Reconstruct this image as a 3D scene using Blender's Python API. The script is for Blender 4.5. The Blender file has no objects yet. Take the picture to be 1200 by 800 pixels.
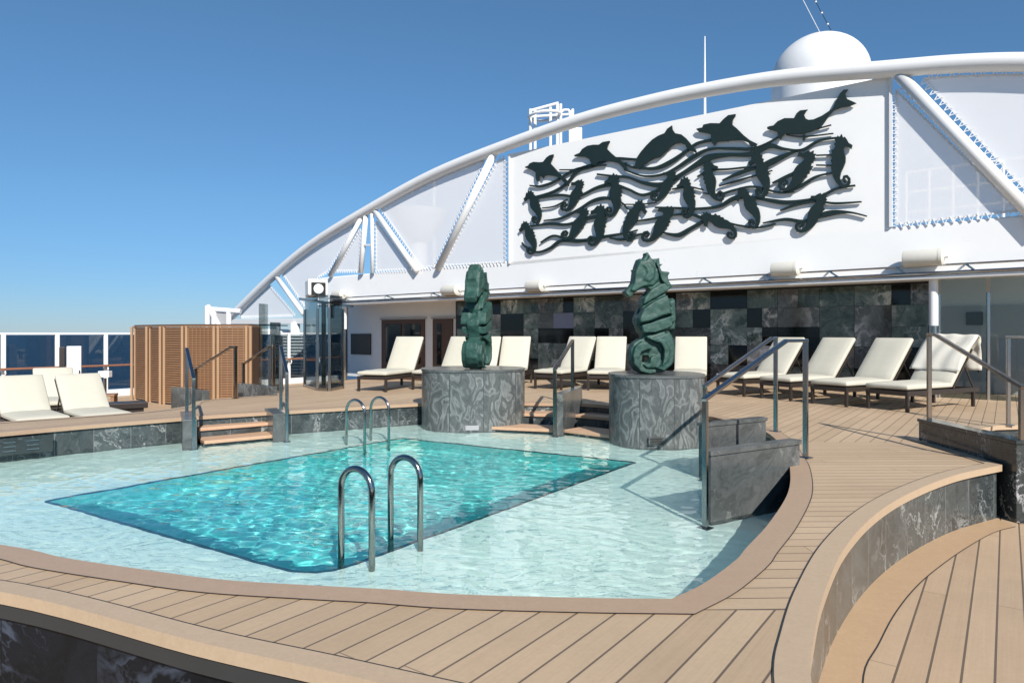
import bpy, bmesh, math, random
from mathutils import Vector, Matrix
from mathutils.geometry import tessellate_polygon
random.seed(7)
PI = math.pi
R = math.radians
C = bpy.context.scene.collection
HC = 1.15            # camera height above the raised deck (z = 0)
ZL = -0.47           # lower deck
ZW = -0.33           # pool water
F = 800.0            # focal length, photo pixels

def P(px, py, z=0.0):
    """surveyed position of a point of height z seen at photo pixel px,py"""
    Y = (HC - z) * F / (py - 390.0)
    return Vector(((px - 600.0) / F * Y, Y, z))
K = 17500.0
UV_ = Vector((950, -800, 0)).normalized()     # along the superstructure front
NV_ = Vector((-UV_.y, UV_.x, 0)); NV_ = -NV_ if NV_.y > 0 else NV_   # towards the pool
def T(px, py, off=0.0):
    """point on the vertical front of the superstructure (off = metres towards the pool)"""
    D = K / (px + 350.0)
    base = Vector(((px - 600) / F * D, D, HC + (390 - py) * D / F))
    if off:
        o0 = Vector((0, 0, HC)); r = base - o0
        t = 1 + off / r.dot(NV_)
        base = o0 + r * t
    return base

# ------------------------------------------------------------------ objects
def prop(o, label=None, cat=None, group=None, kind=None):
    if label: o['label'] = label
    if cat: o['category'] = cat
    if group: o['group'] = group
    if kind: o['kind'] = kind
    return o
def thing(name, label, cat, loc=(0, 0, 0), rz=0, group=None):
    o = bpy.data.objects.new(name, None); C.objects.link(o)
    o.location = loc; o.rotation_euler = (0, 0, rz); o.empty_display_size = .1
    return prop(o, label, cat, group)
def obj(name, bm, mats, parent=None, smooth=False, bevel=0, seg=2, keepworld=False, recalc=True):
    me = bpy.data.meshes.new(name)
    if recalc: bmesh.ops.recalc_face_normals(bm, faces=bm.faces)
    bm.to_mesh(me); bm.free()
    if not isinstance(mats, (list, tuple)): mats = [mats]
    for m in mats: me.materials.append(m)
    if smooth:
        me.polygons.foreach_set('use_smooth', [True] * len(me.polygons))
        if smooth != 'all': me.set_sharp_from_angle(angle=R(35))
    o = bpy.data.objects.new(name, me); C.objects.link(o)
    if parent is not None:
        o.parent = parent
        if keepworld:
            o.matrix_parent_inverse = Matrix.LocRotScale(parent.location, parent.rotation_euler, None).inverted()
    if bevel:
        b = o.modifiers.new('bevel', 'BEVEL'); b.width = bevel; b.segments = seg; b.limit_method = 'ANGLE'; b.angle_limit = R(40)
    return o
def struct(name, bm, mats, **k):
    o = obj(name, bm, mats, **k); o['kind'] = 'structure'; return o
def copy_tree(o, parent=None):
    c = o.copy(); C.objects.link(c); c.parent = parent
    for ch in [x for x in bpy.data.objects if x.parent == o]: copy_tree(ch, c)
    return c

# ------------------------------------------------------------------ mesh helpers
def B(): return bmesh.new()
def box(bm, c, s, rz=0, M=None, mi=0):
    M4 = (M or Matrix()) @ Matrix.Translation(c) @ Matrix.Rotation(rz, 4, 'Z') @ Matrix.Diagonal((s[0], s[1], s[2], 1))
    r = bmesh.ops.create_cube(bm, size=1, matrix=M4)
    for v in r['verts']:
        for f in v.link_faces: f.material_index = mi
    return r['verts']
def bar(bm, a, b, w=.05, h=None, up=Vector((0, 0, 1)), mi=0):
    """box bar between points"""
    a = Vector(a); b = Vector(b); h = h or w; d = (b - a); L = d.length; d.normalize()
    if abs(d.dot(up)) > .98: up = UV_ if up.z else Vector((0, 0, 1))
    s = d.cross(up).normalized(); u = s.cross(d)
    M = Matrix((s, d, u)).transposed().to_4x4(); M.translation = (a + b) / 2
    r = bmesh.ops.create_cube(bm, size=1, matrix=M @ Matrix.Diagonal((w, L, h, 1)))
    for v in r['verts']:
        for f in v.link_faces: f.material_index = mi
def tube(bm, pts, r, seg=12, cap=True, mi=0):
    pts = [Vector(p) for p in pts]; n = len(pts); rings = []
    rs = r if isinstance(r, (list, tuple)) else [r] * n
    t = (pts[1] - pts[0]).normalized()
    ref = Vector((0, 0, 1)) if abs(t.z) < .9 else Vector((1, 0, 0))
    s = t.cross(ref).normalized()
    for i in range(n):
        t = (pts[min(i + 1, n - 1)] - pts[max(i - 1, 0)]).normalized()
        s = (s - t * s.dot(t)).normalized(); u = t.cross(s)
        rings.append([bm.verts.new(pts[i] + (s * math.cos(2 * PI * k / seg) + u * math.sin(2 * PI * k / seg)) * rs[i]) for k in range(seg)])
    for i in range(n - 1):
        for k in range(seg):
            f = bm.faces.new((rings[i][k], rings[i][(k + 1) % seg], rings[i + 1][(k + 1) % seg], rings[i + 1][k])); f.material_index = mi
    if cap:
        bm.faces.new(rings[0]).material_index = mi; bm.faces.new(rings[-1]).material_index = mi
def lathe(bm, prof, c=(0, 0, 0), seg=48, mi=0):
    c = Vector(c); rings = []
    for (r, z) in prof:
        rings.append([bm.verts.new(c + Vector((max(r, 1e-4) * math.cos(2 * PI * k / seg), max(r, 1e-4) * math.sin(2 * PI * k / seg), z))) for k in range(seg)])
    for i in range(len(rings) - 1):
        for k in range(seg):
            bm.faces.new((rings[i][k], rings[i][(k + 1) % seg], rings[i + 1][(k + 1) % seg], rings[i + 1][k])).material_index = mi
def catmull(pts, n=8, closed=False):
    pts = [Vector(p) for p in pts]; N = len(pts); out = []
    if N < 3 and not closed: return pts
    rng = N if closed else N - 1
    for i in range(rng):
        if closed: p0, p1, p2, p3 = pts[(i - 1) % N], pts[i], pts[(i + 1) % N], pts[(i + 2) % N]
        else: p0, p1, p2, p3 = pts[max(i - 1, 0)], pts[i], pts[i + 1], pts[min(i + 2, N - 1)]
        for k in range(n):
            t = k / n
            out.append(.5 * ((2 * p1) + (p2 - p0) * t + (2 * p0 - 5 * p1 + 4 * p2 - p3) * t * t + (3 * p1 - p0 - 3 * p2 + p3) * t ** 3))
    if not closed: out.append(pts[-1])
    return out
def offset(poly, w, closed=True):
    """offset to the right of travel; w number or list"""
    N = len(poly); out = []
    for i in range(N):
        p = poly[i]; a = poly[(i - 1) % N] if closed or i else None; b = poly[(i + 1) % N] if closed or i < N - 1 else None
        d1 = (p - a).to_2d().normalized() if a is not None else None
        d2 = (b - p).to_2d().normalized() if b is not None else None
        if d1 is None: d1 = d2
        if d2 is None: d2 = d1
        n1 = Vector((d1.y, -d1.x)); n2 = Vector((d2.y, -d2.x)); n = (n1 + n2)
        n = n.normalized() if n.length > 1e-4 else n1
        k = 1 / max(.5, n.dot(n1)); ww = w[i] if isinstance(w, (list, tuple)) else w
        out.append(Vector((p.x + n.x * ww * k, p.y + n.y * ww * k, p.z)))
    return out
def fill(bm, loops, z, mi=0, flip=False):
    ls = [[Vector((p.x, p.y, 0)) for p in l] for l in loops]
    flat = [p for l in ls for p in l]
    vs = [bm.verts.new((p.x, p.y, z)) for p in flat]
    for t in tessellate_polygon(ls):
        a, b, c = [vs[i] for i in t]
        nz = (b.co - a.co).cross(c.co - a.co).z
        try: f = bm.faces.new((a, b, c) if (nz > 0) != flip else (a, c, b)); f.material_index = mi
        except ValueError: pass
    return vs
def strip(bm, la, lb, closed=True, mi=0, v0=None, v1=None):
    """quads between two polylines, uv = arc length, v"""
    uvl = bm.loops.layers.uv.verify()
    va = [bm.verts.new(p) for p in la]; vb = [bm.verts.new(p) for p in lb]; N = len(la); s = 0
    for i in range(N if closed else N - 1):
        j = (i + 1) % N; L = (la[j] - la[i]).length
        f = bm.faces.new((va[i], va[j], vb[j], vb[i])); f.material_index = mi
        hv = (la[i] - lb[i]).length
        for lp, uv in zip(f.loops, ((s, hv), (s + L, hv), (s + L, 0), (s, 0))): lp[uvl].uv = uv
        s += L
    return va, vb
def atz(poly, z): return [Vector((p.x, p.y, z)) for p in poly]
def prism(bm, poly, z0, z1, mi=0):
    """closed vertical prism over a plan polygon"""
    poly = [Vector((p[0], p[1], 0)) for p in poly]
    fill(bm, [poly], z1, mi); fill(bm, [poly], z0, mi, True)
    strip(bm, atz(poly, z1), atz(poly, z0), True, mi)
    bmesh.ops.remove_doubles(bm, verts=bm.verts, dist=1e-5)
def slab3(bm, pts, d, mi=0, hole=None):
    """extrude a planar 3D polygon by vector d (both caps)"""
    loops = [[Vector(p) for p in pts]] + ([[Vector(p) for p in hole]] if hole else [])
    # local 2D frame for a stable tessellation
    dn = Vector(d).normalized(); ax = dn.orthogonal().normalized(); ay = dn.cross(ax)
    l2 = [[Vector((p.dot(ax), p.dot(ay), 0)) for p in l] for l in loops]
    flat = [p for l in loops for p in l]
    v0 = [bm.verts.new(p) for p in flat]; v1 = [bm.verts.new(p + Vector(d)) for p in flat]
    for t in tessellate_polygon(l2):
        try: bm.faces.new([v0[i] for i in t]).material_index = mi; bm.faces.new([v1[i] for i in reversed(t)]).material_index = mi
        except ValueError: pass
    s = 0
    for l in loops:
        n = len(l)
        for i in range(n):
            a, b = s + i, s + (i + 1) % n
            bm.faces.new((v0[a], v0[b], v1[b], v1[a])).material_index = mi
        s += n

# ------------------------------------------------------------------ materials
class G:
    def __init__(self, name):
        self.m = bpy.data.materials.new(name); self.m.use_nodes = True
        self.t = self.m.node_tree; self.n = self.t.nodes; self.n.clear()
        self.out = self.n.new('ShaderNodeOutputMaterial')
    def node(self, typ, **k):
        nd = self.n.new('ShaderNode' + typ)
        ins = k.pop('ins', {})
        for a, v in k.items(): setattr(nd, a, v)
        for a, v in ins.items(): self.set(nd.inputs[a], v)
        return nd
    def set(self, sock, v):
        if isinstance(v, bpy.types.NodeSocket): self.t.links.new(v, sock)
        elif isinstance(v, (tuple, list)) and sock.type == 'RGBA' and len(v) == 3: sock.default_value = (*v, 1)
        else: sock.default_value = v
    def math(self, op, a, b=0.0, c=None):
        nd = self.node('Math', operation=op); self.set(nd.inputs[0], a); self.set(nd.inputs[1], b)
        if c is not None: self.set(nd.inputs[2], c)
        return nd.outputs[0]
    def mix(self, f, a, b, blend='MIX'):
        nd = self.node('Mix', data_type='RGBA', blend_type=blend); self.set(nd.inputs[0], f); self.set(nd.inputs[6], a); self.set(nd.inputs[7], b)
        return nd.outputs[2]
    def noise(self, vec, scale, detail=4, rough=.5, dist=0.0, col=False):
        nd = self.node('TexNoise', ins={'Scale': scale, 'Detail': detail, 'Roughness': rough, 'Distortion': dist})
        if vec is not None: self.set(nd.inputs['Vector'], vec)
        return nd.outputs[1 if col else 0]
    def ramp(self, f, stops, interp='LINEAR'):
        nd = self.node('ValToRGB'); cr = nd.color_ramp; cr.interpolation = interp
        while len(cr.elements) < len(stops): cr.elements.new(.5)
        for e, (p, c) in zip(cr.elements, stops):
            e.position = p; e.color = (*c, 1) if isinstance(c, (tuple, list)) else (c, c, c, 1)
        self.set(nd.inputs[0], f); return nd.outputs[0]
    def geo(self, o='Position'): return self.node('NewGeometry').outputs[o]
    def co(self, o='Object'): return self.node('TexCoord').outputs[o]
    def mapping(self, v, scale=(1, 1, 1), rot=(0, 0, 0), loc=(0, 0, 0)):
        nd = self.node('Mapping', ins={'Scale': scale, 'Rotation': rot, 'Location': loc}); self.set(nd.inputs['Vector'], v); return nd.outputs[0]
    def bump(self, h, strength=.3, dist=.01):
        return self.node('Bump', ins={'Height': h, 'Strength': strength, 'Distance': dist}).outputs[0]
    def pbr(self, col, rough=.5, metal=0, normal=None, **k):
        ins = {'Base Color': col, 'Roughness': rough, 'Metallic': metal, **k}
        if normal is not None: ins['Normal'] = normal
        nd = self.node('BsdfPrincipled', ins=ins); self.t.links.new(nd.outputs[0], self.out.inputs[0]); return self.m
def simple(name, col, rough=.5, metal=0, var=.12, scale=6, bump=0, **k):
    g = G(name); v = g.co()
    n = g.noise(v, scale, 5, .6)
    c = g.mix(n, tuple(x * (1 - var) for x in col), tuple(min(1, x * (1 + var)) for x in col))
    r = g.math('MULTIPLY_ADD', g.noise(v, scale * 3, 3), .15, rough - .07)
    return g.pbr(c, r, metal, g.bump(g.noise(v, scale * 8, 3), bump, .005) if bump else None, **k)

A_ANG = math.atan2(.587, .81)     # ship axis, from +Y towards +X
AD = Vector((math.sin(A_ANG), math.cos(A_ANG), 0)); AN = Vector((AD.y, -AD.x, 0))
def plank_layer(g, pos, d, n, w, off, gap=.0045, joint=2.9):
    u = g.math('ADD', g.math('MULTIPLY_ADD', g.node('VectorMath', operation='DOT_PRODUCT', ins={0: pos, 1: tuple(n)}).outputs['Value'], 1 / w, off), 400.0)
    fr = g.math('FRACT', u); idx = g.math('FLOOR', u)
    edge = g.math('MINIMUM', fr, g.math('SUBTRACT', 1.0, fr))
    line = g.math('LESS_THAN', edge, gap / w)
    rnd = g.node('TexWhiteNoise', noise_dimensions='1D', ins={'W': idx}).outputs[0]
    al = g.node('VectorMath', operation='DOT_PRODUCT', ins={0: pos, 1: tuple(d)}).outputs['Value']
    a2 = g.math('ADD', g.math('MULTIPLY_ADD', rnd, 7.3, 50.0), al)
    fj = g.math('FRACT', g.math('DIVIDE', a2, joint))
    jl = g.math('MULTIPLY', g.math('LESS_THAN', fj, .0018), .75)
    rj = g.node('TexWhiteNoise', noise_dimensions='2D', ins={'Vector': g.node('CombineXYZ', ins={0: idx, 1: g.math('FLOOR', g.math('DIVIDE', a2, joint))}).outputs[0]}).outputs[0]
    gv = g.node('CombineXYZ', ins={0: g.math('MULTIPLY', al, 1.2), 1: g.math('MULTIPLY', u, w * 60), 2: g.math('MULTIPLY', rj, 40)}).outputs[0]
    grain = g.noise(gv, 1.6, 5, .62, .3)
    return g.math('MAXIMUM', line, jl), rj, grain
def teak(name, dark, light, mask=None, w=.13, off=0.0, gap=.0045):
    g = G(name); pos = g.geo()
    l1, r1, g1 = plank_layer(g, pos, AD, AN, w, off, gap)
    if mask:
        x0, x1, y0, y1 = mask
        nx = Vector((math.cos(R(1.5)), math.sin(R(1.5)), 0)); ny = Vector((-nx.y, nx.x, 0))
        l2, r2, g2 = plank_layer(g, pos, nx, ny, .118, .12, gap * .9)
        s = g.node('SeparateXYZ', ins={0: pos})
        m = g.math('MULTIPLY', g.math('GREATER_THAN', s.outputs[0], x0), g.math('LESS_THAN', s.outputs[0], x1))
        my = g.math('MULTIPLY', g.math('GREATER_THAN', s.outputs[1], y0), g.math('LESS_THAN', s.outputs[1], y1))
        m = g.math('MULTIPLY', m, my)
        mixf = lambda a, b: g.math('ADD', g.math('MULTIPLY', a, g.math('SUBTRACT', 1.0, m)), g.math('MULTIPLY', b, m))
        l1, r1, g1 = mixf(l1, l2), mixf(r1, r2), mixf(g1, g2)
        e0 = g.math('MULTIPLY', g.math('LESS_THAN', g.math('ABSOLUTE', g.math('SUBTRACT', s.outputs[1], y0)), .004), g.math('GREATER_THAN', s.outputs[0], x0))
        l1 = g.math('MAXIMUM', l1, e0)
    c = g.mix(g.math('MULTIPLY_ADD', g1, .6, g.math('MULTIPLY', r1, .32)), dark, light)
    stain = g.ramp(g.noise(pos, .8, 5, .65), [(.3, .86), (.62, 1.0)])
    c = g.mix(1.0, c, stain, 'MULTIPLY')
    fine = g.ramp(g.noise(pos, 40, 4, .7), [(.2, .93), (.8, 1.05)])
    c = g.mix(1.0, c, fine, 'MULTIPLY')
    c = g.mix(g.math('MULTIPLY', l1, .85), c, (.075, .055, .04))
    h = g.math('SUBTRACT', g.math('MULTIPLY', g1, .15), l1)
    return g.pbr(c, g.math('MULTIPLY_ADD', g.noise(pos, 3, 4), .25, .48), 0, g.bump(h, .5, .004))
def plainwood(name, dark, light, rough=.5, rings=None, sc=14):
    g = G(name); v = g.co()
    n = g.noise(g.mapping(v, (1, 1, .15) if rings else (1, 1, 1)), sc, 5, .65, .4)
    big = g.noise(v, .9, 4, .6)
    c = g.mix(g.math('MULTIPLY_ADD', n, .6, g.math('MULTIPLY', big, .4)), dark, light)
    c = g.mix(1.0, c, g.ramp(g.noise(v, 55, 3, .7), [(.2, .92), (.8, 1.06)]), 'MULTIPLY')
    return g.pbr(c, rough, 0, g.bump(n, .15, .003))
def marble(name, base, mid, vein, scale=2.2, tile=None, vein_w=.03, rough=.16, island=False, amount=1.0, spec=.5, seamc=(.3, .3, .29)):
    g = G(name); v = g.co() if not tile else g.geo()
    if tile:
        uv = g.co('UV'); s = g.node('SeparateXYZ', ins={0: uv})
        u = g.math('DIVIDE', s.outputs[0], tile); fr = g.math('FRACT', u)
        idx = g.math('FLOOR', u)
        rc = g.node('TexWhiteNoise', noise_dimensions='1D', ins={'W': idx}).outputs[1]
        rv = g.node('TexWhiteNoise', noise_dimensions='1D', ins={'W': idx}).outputs[0]
        seam = g.math('LESS_THAN', g.math('MINIMUM', fr, g.math('SUBTRACT', 1.0, fr)), .002 / tile)
        v = g.node('VectorMath', operation='MULTIPLY_ADD', ins={0: rc, 1: (30, 30, 30), 2: v}).outputs[0]
    elif island:
        rv = g.geo('Random Per Island')
        rc = g.node('TexWhiteNoise', noise_dimensions='1D', ins={'W': g.math('MULTIPLY', rv, 977.0)}).outputs[1]
        v = g.node('VectorMath', operation='MULTIPLY_ADD', ins={0: rc, 1: (30, 30, 30), 2: v}).outputs[0]
    warp = g.noise(v, scale * .7, 5, .6, .6, col=True)
    v2 = g.node('VectorMath', operation='MULTIPLY_ADD', ins={0: warp, 1: (1.1, 1.1, 1.1), 2: v}).outputs[0]
    cloud = g.noise(v2, scale * 1.3, 7, .68, 1.2)
    n1 = g.noise(v2, scale * .8, 4, .55, .8)
    vn = g.math('ABSOLUTE', g.math('SUBTRACT', n1, .5))
    patch = g.ramp(g.noise(v, scale * .9, 3, .5), [(.42, 0.0), (.6, 1.0)])
    ve = g.math('MULTIPLY', g.ramp(vn, [(0, 1.0), (vein_w, 0.0)]), patch)
    n2 = g.math('ABSOLUTE', g.math('SUBTRACT', g.noise(v2, scale * 3.4, 3, .5), .5))
    ve2 = g.math('MULTIPLY', g.ramp(n2, [(0, .5), (vein_w * .6, 0.0)]), patch)
    c = g.mix(g.ramp(cloud, [(.35, 0.0), (.7, 1.0)]), base, mid)
    c = g.mix(g.math('MULTIPLY', g.math('MAXIMUM', ve, ve2), amount), c, vein)
    if tile or island:
        c = g.mix(1.0, c, g.ramp(rv, [(0, .45 if island else .7), (1, 1.0)]), 'MULTIPLY')
    if tile: c = g.mix(g.math('MULTIPLY', seam, .7), c, seamc)
    return g.pbr(c, g.math('MULTIPLY_ADD', cloud, .12, rough - .05), 0, None, **{'Specular IOR Level': spec})
def wavy_marble(name):
    g = G(name); v = g.co(); s = g.node('SeparateXYZ', ins={0: v})
    ang = g.math('ARCTAN2', s.outputs[1], s.outputs[0])
    fl = g.math('FLOOR', g.math('DIVIDE', ang, .7)); fr = g.math('FRACT', g.math('DIVIDE', ang, .7))
    mir = g.math('ABSOLUTE', g.math('SUBTRACT', fr, .5))
    rn = g.node('TexWhiteNoise', noise_dimensions='1D', ins={'W': fl}).outputs[0]
    q = g.node('CombineXYZ', ins={0: g.math('MULTIPLY', fr, .8), 1: g.math('MULTIPLY', rn, 9), 2: g.math('MULTIPLY', s.outputs[2], .8)}).outputs[0]
    n = g.noise(q, 3.1, 3, .5, .9)
    n2 = g.noise(v, 12, 5, .7)
    ph = g.math('MULTIPLY_ADD', n, 10.5, g.math('MULTIPLY', n2, 1.6))
    w = g.math('SINE', g.math('MULTIPLY', ph, 3.0))
    w2 = g.math('SINE', g.math('MULTIPLY', ph, 6.7))
    m = g.math('MULTIPLY_ADD', w2, .12, g.math('MULTIPLY_ADD', w, .3, .45))
    m = g.math('MULTIPLY', m, g.ramp(g.noise(v, 3.5, 4, .6), [(.25, .45), (.7, 1.1)]))
    c = g.mix(m, (.05, .057, .056), (.225, .237, .23))
    seam = g.math('LESS_THAN', g.math('MINIMUM', fr, g.math('SUBTRACT', 1.0, fr)), .009)
    c = g.mix(g.math('MULTIPLY', seam, .8), c, (.03, .035, .035))
    return g.pbr(c, .3, 0)

M = {}
M['teak'] = teak('teak_planks', (.385, .270, .165), (.555, .41, .27), mask=(.79, 4.4, 2.84, 7.2))
M['teak_low'] = teak('teak_planks_lower', (.40, .275, .17), (.555, .405, .265), w=.128, off=.35, gap=.0055)
M['cap'] = plainwood('teak_cap', (.33, .225, .145), (.43, .305, .205))
M['lip'] = plainwood('teak_lip', (.39, .28, .18), (.50, .375, .25))
M['band'] = plainwood('teak_band', (.39, .255, .145), (.53, .36, .215))
M['tread'] = plainwood('teak_tread', (.42, .26, .16), (.58, .38, .25))
M['screenwood'] = plainwood('cedar_slats', (.20, .10, .05), (.33, .185, .095), rings=True)
M['screenpost'] = plainwood('cedar_posts', (.30, .18, .095), (.42, .27, .16), rings=True)
M['darkwood'] = plainwood('dark_wood', (.05, .026, .015), (.11, .058, .034))
M['railwood'] = plainwood('rail_wood', (.2, .08, .04), (.32, .14, .08))
M['marble_ring'] = marble('ring_marble', (.034, .043, .045), (.10, .118, .118), (.55, .56, .54), 2.0, tile=.42, vein_w=.022, rough=.2, amount=.55)
M['marble_front_shaded'] = marble('ring_marble_shaded', (.004, .006, .009), (.011, .015, .022), (.06, .075, .105), 1.5, tile=.62, vein_w=.045, rough=.35, spec=.15, seamc=(.004, .004, .005))  # same marble as the ring, darkened in colour to stand for shade
M['marble_curb'] = marble('curb_marble', (.05, .056, .056), (.13, .138, .134), (.24, .25, .24), 1.5, vein_w=.03, rough=.22, amount=.6)
M['marble_dark'] = marble('dark_curb_marble', (.02, .026, .026), (.05, .06, .06), (.4, .4, .4), 1.9, vein_w=.015, rough=.12)
M['podium'] = wavy_marble('banded_marble')
M['mural_green'] = marble('mural_green_marble', (.05, .085, .075), (.30, .38, .35), (.80, .84, .81), 1.5, island=True, vein_w=.055, rough=.07)
M['mural_grey'] = marble('mural_grey_marble', (.08, .085, .085), (.27, .285, .28), (.75, .75, .75), 1.2, island=True, vein_w=.05, rough=.07)
M['mural_black'] = simple('mural_black_glass', (.006, .008, .008), .08, var=.3)
M['mural_skyrefl'] = simple('mural_painted_sky_reflection', (.22, .24, .36), .15, var=.15)  # glossy tile with a pale sky reflection put into its colour
M['plinth'] = simple('dark_plinth', (.03, .031, .03), .6)
M['white'] = simple('white_paint', (.70, .70, .69), .38, var=.04, scale=2.5)
M['white_fab'] = simple('banner_fabric', (.80, .80, .785), .7, var=.035, scale=1.2)
M['fascia'] = simple('white_fascia', (.80, .80, .79), .3, var=.03, scale=1.5)
M['cream'] = simple('cream_lamp_shell', (.58, .56, .50), .45, var=.05)
M['grey_wall'] = simple('grey_wall', (.62, .62, .61), .5, var=.06, scale=1.5)
M['grey_door'] = simple('grey_door', (.33, .33, .33), .3, var=.08)
M['cushion'] = simple('cream_cushion', (.50, .475, .39), .85, var=.05, scale=9, bump=.25)
M['wicker'] = simple('dark_frame', (.03, .022, .018), .4, var=.3, scale=30)
M['towel'] = simple('white_towel', (.60, .57, .49), .95, var=.05, scale=20, bump=.6)
M['steel'] = simple('polished_steel', (.36, .345, .33), .16, 1, var=.06, scale=8)
M['bronze_steel'] = simple('tinted_steel', (.26, .21, .17), .18, 1, var=.1, scale=8)
M['black'] = simple('black_plastic', (.012, .012, .012), .4)
M['art'] = simple('dark_green_metal', (.008, .019, .017), .5, var=.3)
M['rope'] = simple('lacing_cord', (.72, .73, .75), .7)
def statue_mat():
    g = G('green_patina'); v = g.co()
    n = g.noise(v, 5, 6, .65, 1.0); c = g.mix(g.ramp(n, [(.3, 0.0), (.7, 1.0)]), (.009, .038, .029), (.024, .080, .062))
    c = g.mix(g.ramp(g.noise(v, 18, 5, .7, .5), [(.62, 0.0), (.8, .5)]), c, (.10, .22, .19))
    return g.pbr(c, g.math('MULTIPLY_ADD', n, .3, .42), 0, g.bump(g.noise(v, 22, 5, .65), .5, .012))
M['statue'] = statue_mat()
def mesh_fabric():
    g = G('laced_mesh_fabric')
    n = g.noise(g.co(), 1.5, 3)
    d = g.node('BsdfDiffuse', ins={'Color': g.mix(n, (.90, .90, .90), (.93, .93, .93))}); tl = g.node('BsdfTranslucent', ins={'Color': (.8, .8, .82)})
    tr = g.node('BsdfTransparent')
    m0 = g.node('MixShader', ins={0: .25, 1: d.outputs[0], 2: tl.outputs[0]})
    m1 = g.node('MixShader', ins={0: .32, 1: m0.outputs[0], 2: tr.outputs[0]})
    g.t.links.new(m1.outputs[0], g.out.inputs[0]); return g.m
M['mesh'] = mesh_fabric()
def glass(name, tint, amt=.0, rough=0.0):
    g = G(name); fr = g.node('Fresnel', ins={'IOR': 1.5})
    tr = g.node('BsdfTransparent', ins={'Color': tint}); gl = g.node('BsdfGlossy', ins={'Roughness': rough, 'Color': (.95, .95, .95)})
    f = g.math('MINIMUM', g.math('MULTIPLY_ADD', fr.outputs[0], .8, amt), 1.0)
    m = g.node('MixShader', ins={0: f, 1: tr.outputs[0], 2: gl.outputs[0]}); g.t.links.new(m.outputs[0], g.out.inputs[0]); return g.m
M['glass'] = glass('clear_glass', (.86, .92, .92))
M['glass_dark'] = glass('smoked_glass', (.60, .66, .68), .03)
def tiles(name, c1, c2, size, rough=.3, grout=None):
    g = G(name); p = g.geo()
    q = g.mapping(p, (1 / size,) * 3, (0, 0, A_ANG * -1 + 0))
    s = g.node('SeparateXYZ', ins={0: q})
    cell = g.node('VectorMath', operation='FLOOR', ins={0: q}).outputs[0]
    rn = g.node('TexWhiteNoise', noise_dimensions='3D', ins={0: cell}).outputs[0]
    big = g.noise(p, 1.2, 4, .6)
    c = g.mix(g.math('MULTIPLY_ADD', rn, .55, g.math('MULTIPLY', big, .45)), c1, c2)
    if grout:
        def ed(o):
            fr = g.math('FRACT', o); return g.math('LESS_THAN', g.math('MINIMUM', fr, g.math('SUBTRACT', 1.0, fr)), .05)
        c = g.mix(g.math('MULTIPLY', g.math('MAXIMUM', ed(s.outputs[0]), ed(s.outputs[1])), .6), c, grout)
    return g.pbr(c, rough)
M['shelf'] = tiles('pale_shelf_tiles', (.72, .88, .80), (.84, .95, .88), .03, grout=(.66, .82, .75))
def tank():  # turquoise mosaic; its pale and dark mottle is painted ripple light
    g = G('turquoise_mosaic_ripple_light'); p = g.geo()
    n = g.noise(p, 4.5, 5, .65, 1.6); n2 = g.noise(p, 13, 4, .6, 1.0)
    c = g.mix(g.ramp(n, [(.36, 0.0), (.66, 1.0)]), (.05, .60, .58), (.27, .86, .80))
    c = g.mix(g.ramp(n2, [(.52, 0.0), (.68, .75)]), c, (.55, .95, .90))
    c = g.mix(g.ramp(g.noise(p, 1.1, 3), [(.35, .45), (.6, 0.0)]), c, (.04, .50, .52))
    return g.pbr(c, .4)
M['tank'] = tank()
M['edge_tile'] = tiles('dark_edge_tiles', (.006, .035, .04), (.02, .08, .09), .03)
def water():
    g = G('pool_water'); p = g.geo()
    n = g.noise(p, 38, 3, .55, .5)
    g.pbr((.90, .985, .98), .0, 0, g.bump(n, .35, .004) if False else None, **{'Transmission Weight': 1.0, 'IOR': 1.333, 'Specular IOR Level': .42})
    return g.m
M['water'] = water()
def sea():
    g = G('sea'); p = g.geo()
    n = g.noise(p, .05, 6, .7); n2 = g.noise(p, .4, 4, .6)
    big = g.noise(g.mapping(p, (.001, .004, 1)), 1, 4, .6)
    c = g.mix(big, (.010, .030, .068), (.022, .05, .10))
    return g.pbr(c, .35, 0, g.bump(g.math('ADD', n, n2), .6, .8), **{'Specular IOR Level': .35})
M['sea'] = sea()

# ------------------------------------------------------------------ plan outlines
def pl(lst, z=0): return [P(x, y, z) for x, y in lst]
V = lambda x, y, z=0: Vector((x, y, 0))
front_in = [V(-6.9, 5.2), V(-5.9, 4.72), V(-4.4, 4.22)] + pl([(0, 638.6), (75, 654), (169, 668), (262, 680), (375, 687), (450, 691), (536, 697), (675, 701), (787, 702.5)])
right_in = pl([(787, 702.5), (825, 684), (862, 657), (875, 642), (903, 611), (924, 576), (925.7, 548)]) + [V(2.56, 6.4), V(2.83, 7.3), V(2.95, 8.2), V(2.75, 9.3)]
back_in = [V(2.75, 9.3), V(2.3, 10.15), V(1.6, 10.75), V(1.1, 11.1), V(.2, 11.22), V(-.5, 11.35), V(-1.52, 11.1), V(-2.6, 10.45), V(-3.3, 10.05), V(-4.2, 9.5), V(-4.6, 9.15), V(-5.3, 8.5), V(-5.9, 7.86), V(-6.7, 6.95), V(-7.15, 6.0), V(-6.9, 5.2)]
inner = catmull(front_in, 6)[:-1] + catmull(right_in, 6)[:-1] + catmull(back_in, 5)[:-1]
front_out = [V(-8.3, 4.6), V(-7.4, 4.15), V(-5.4, 3.75), V(-3.6, 3.38)] + pl([(0, 694), (225, 751.5), (375, 785)]) + [V(0.0, 2.06), V(.5, 1.88), V(.84, 1.76)]
right_out = [V(.84, 1.76)] + pl([(951, 800), (954, 747), (966, 695), (990, 642.5), (1025, 604), (1067, 577.7), (1120, 557), (1175, 545)])
rest_out = [V(4.27, 5.95), V(4.42, 7.35), V(6.0, 8.45)]
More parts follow.
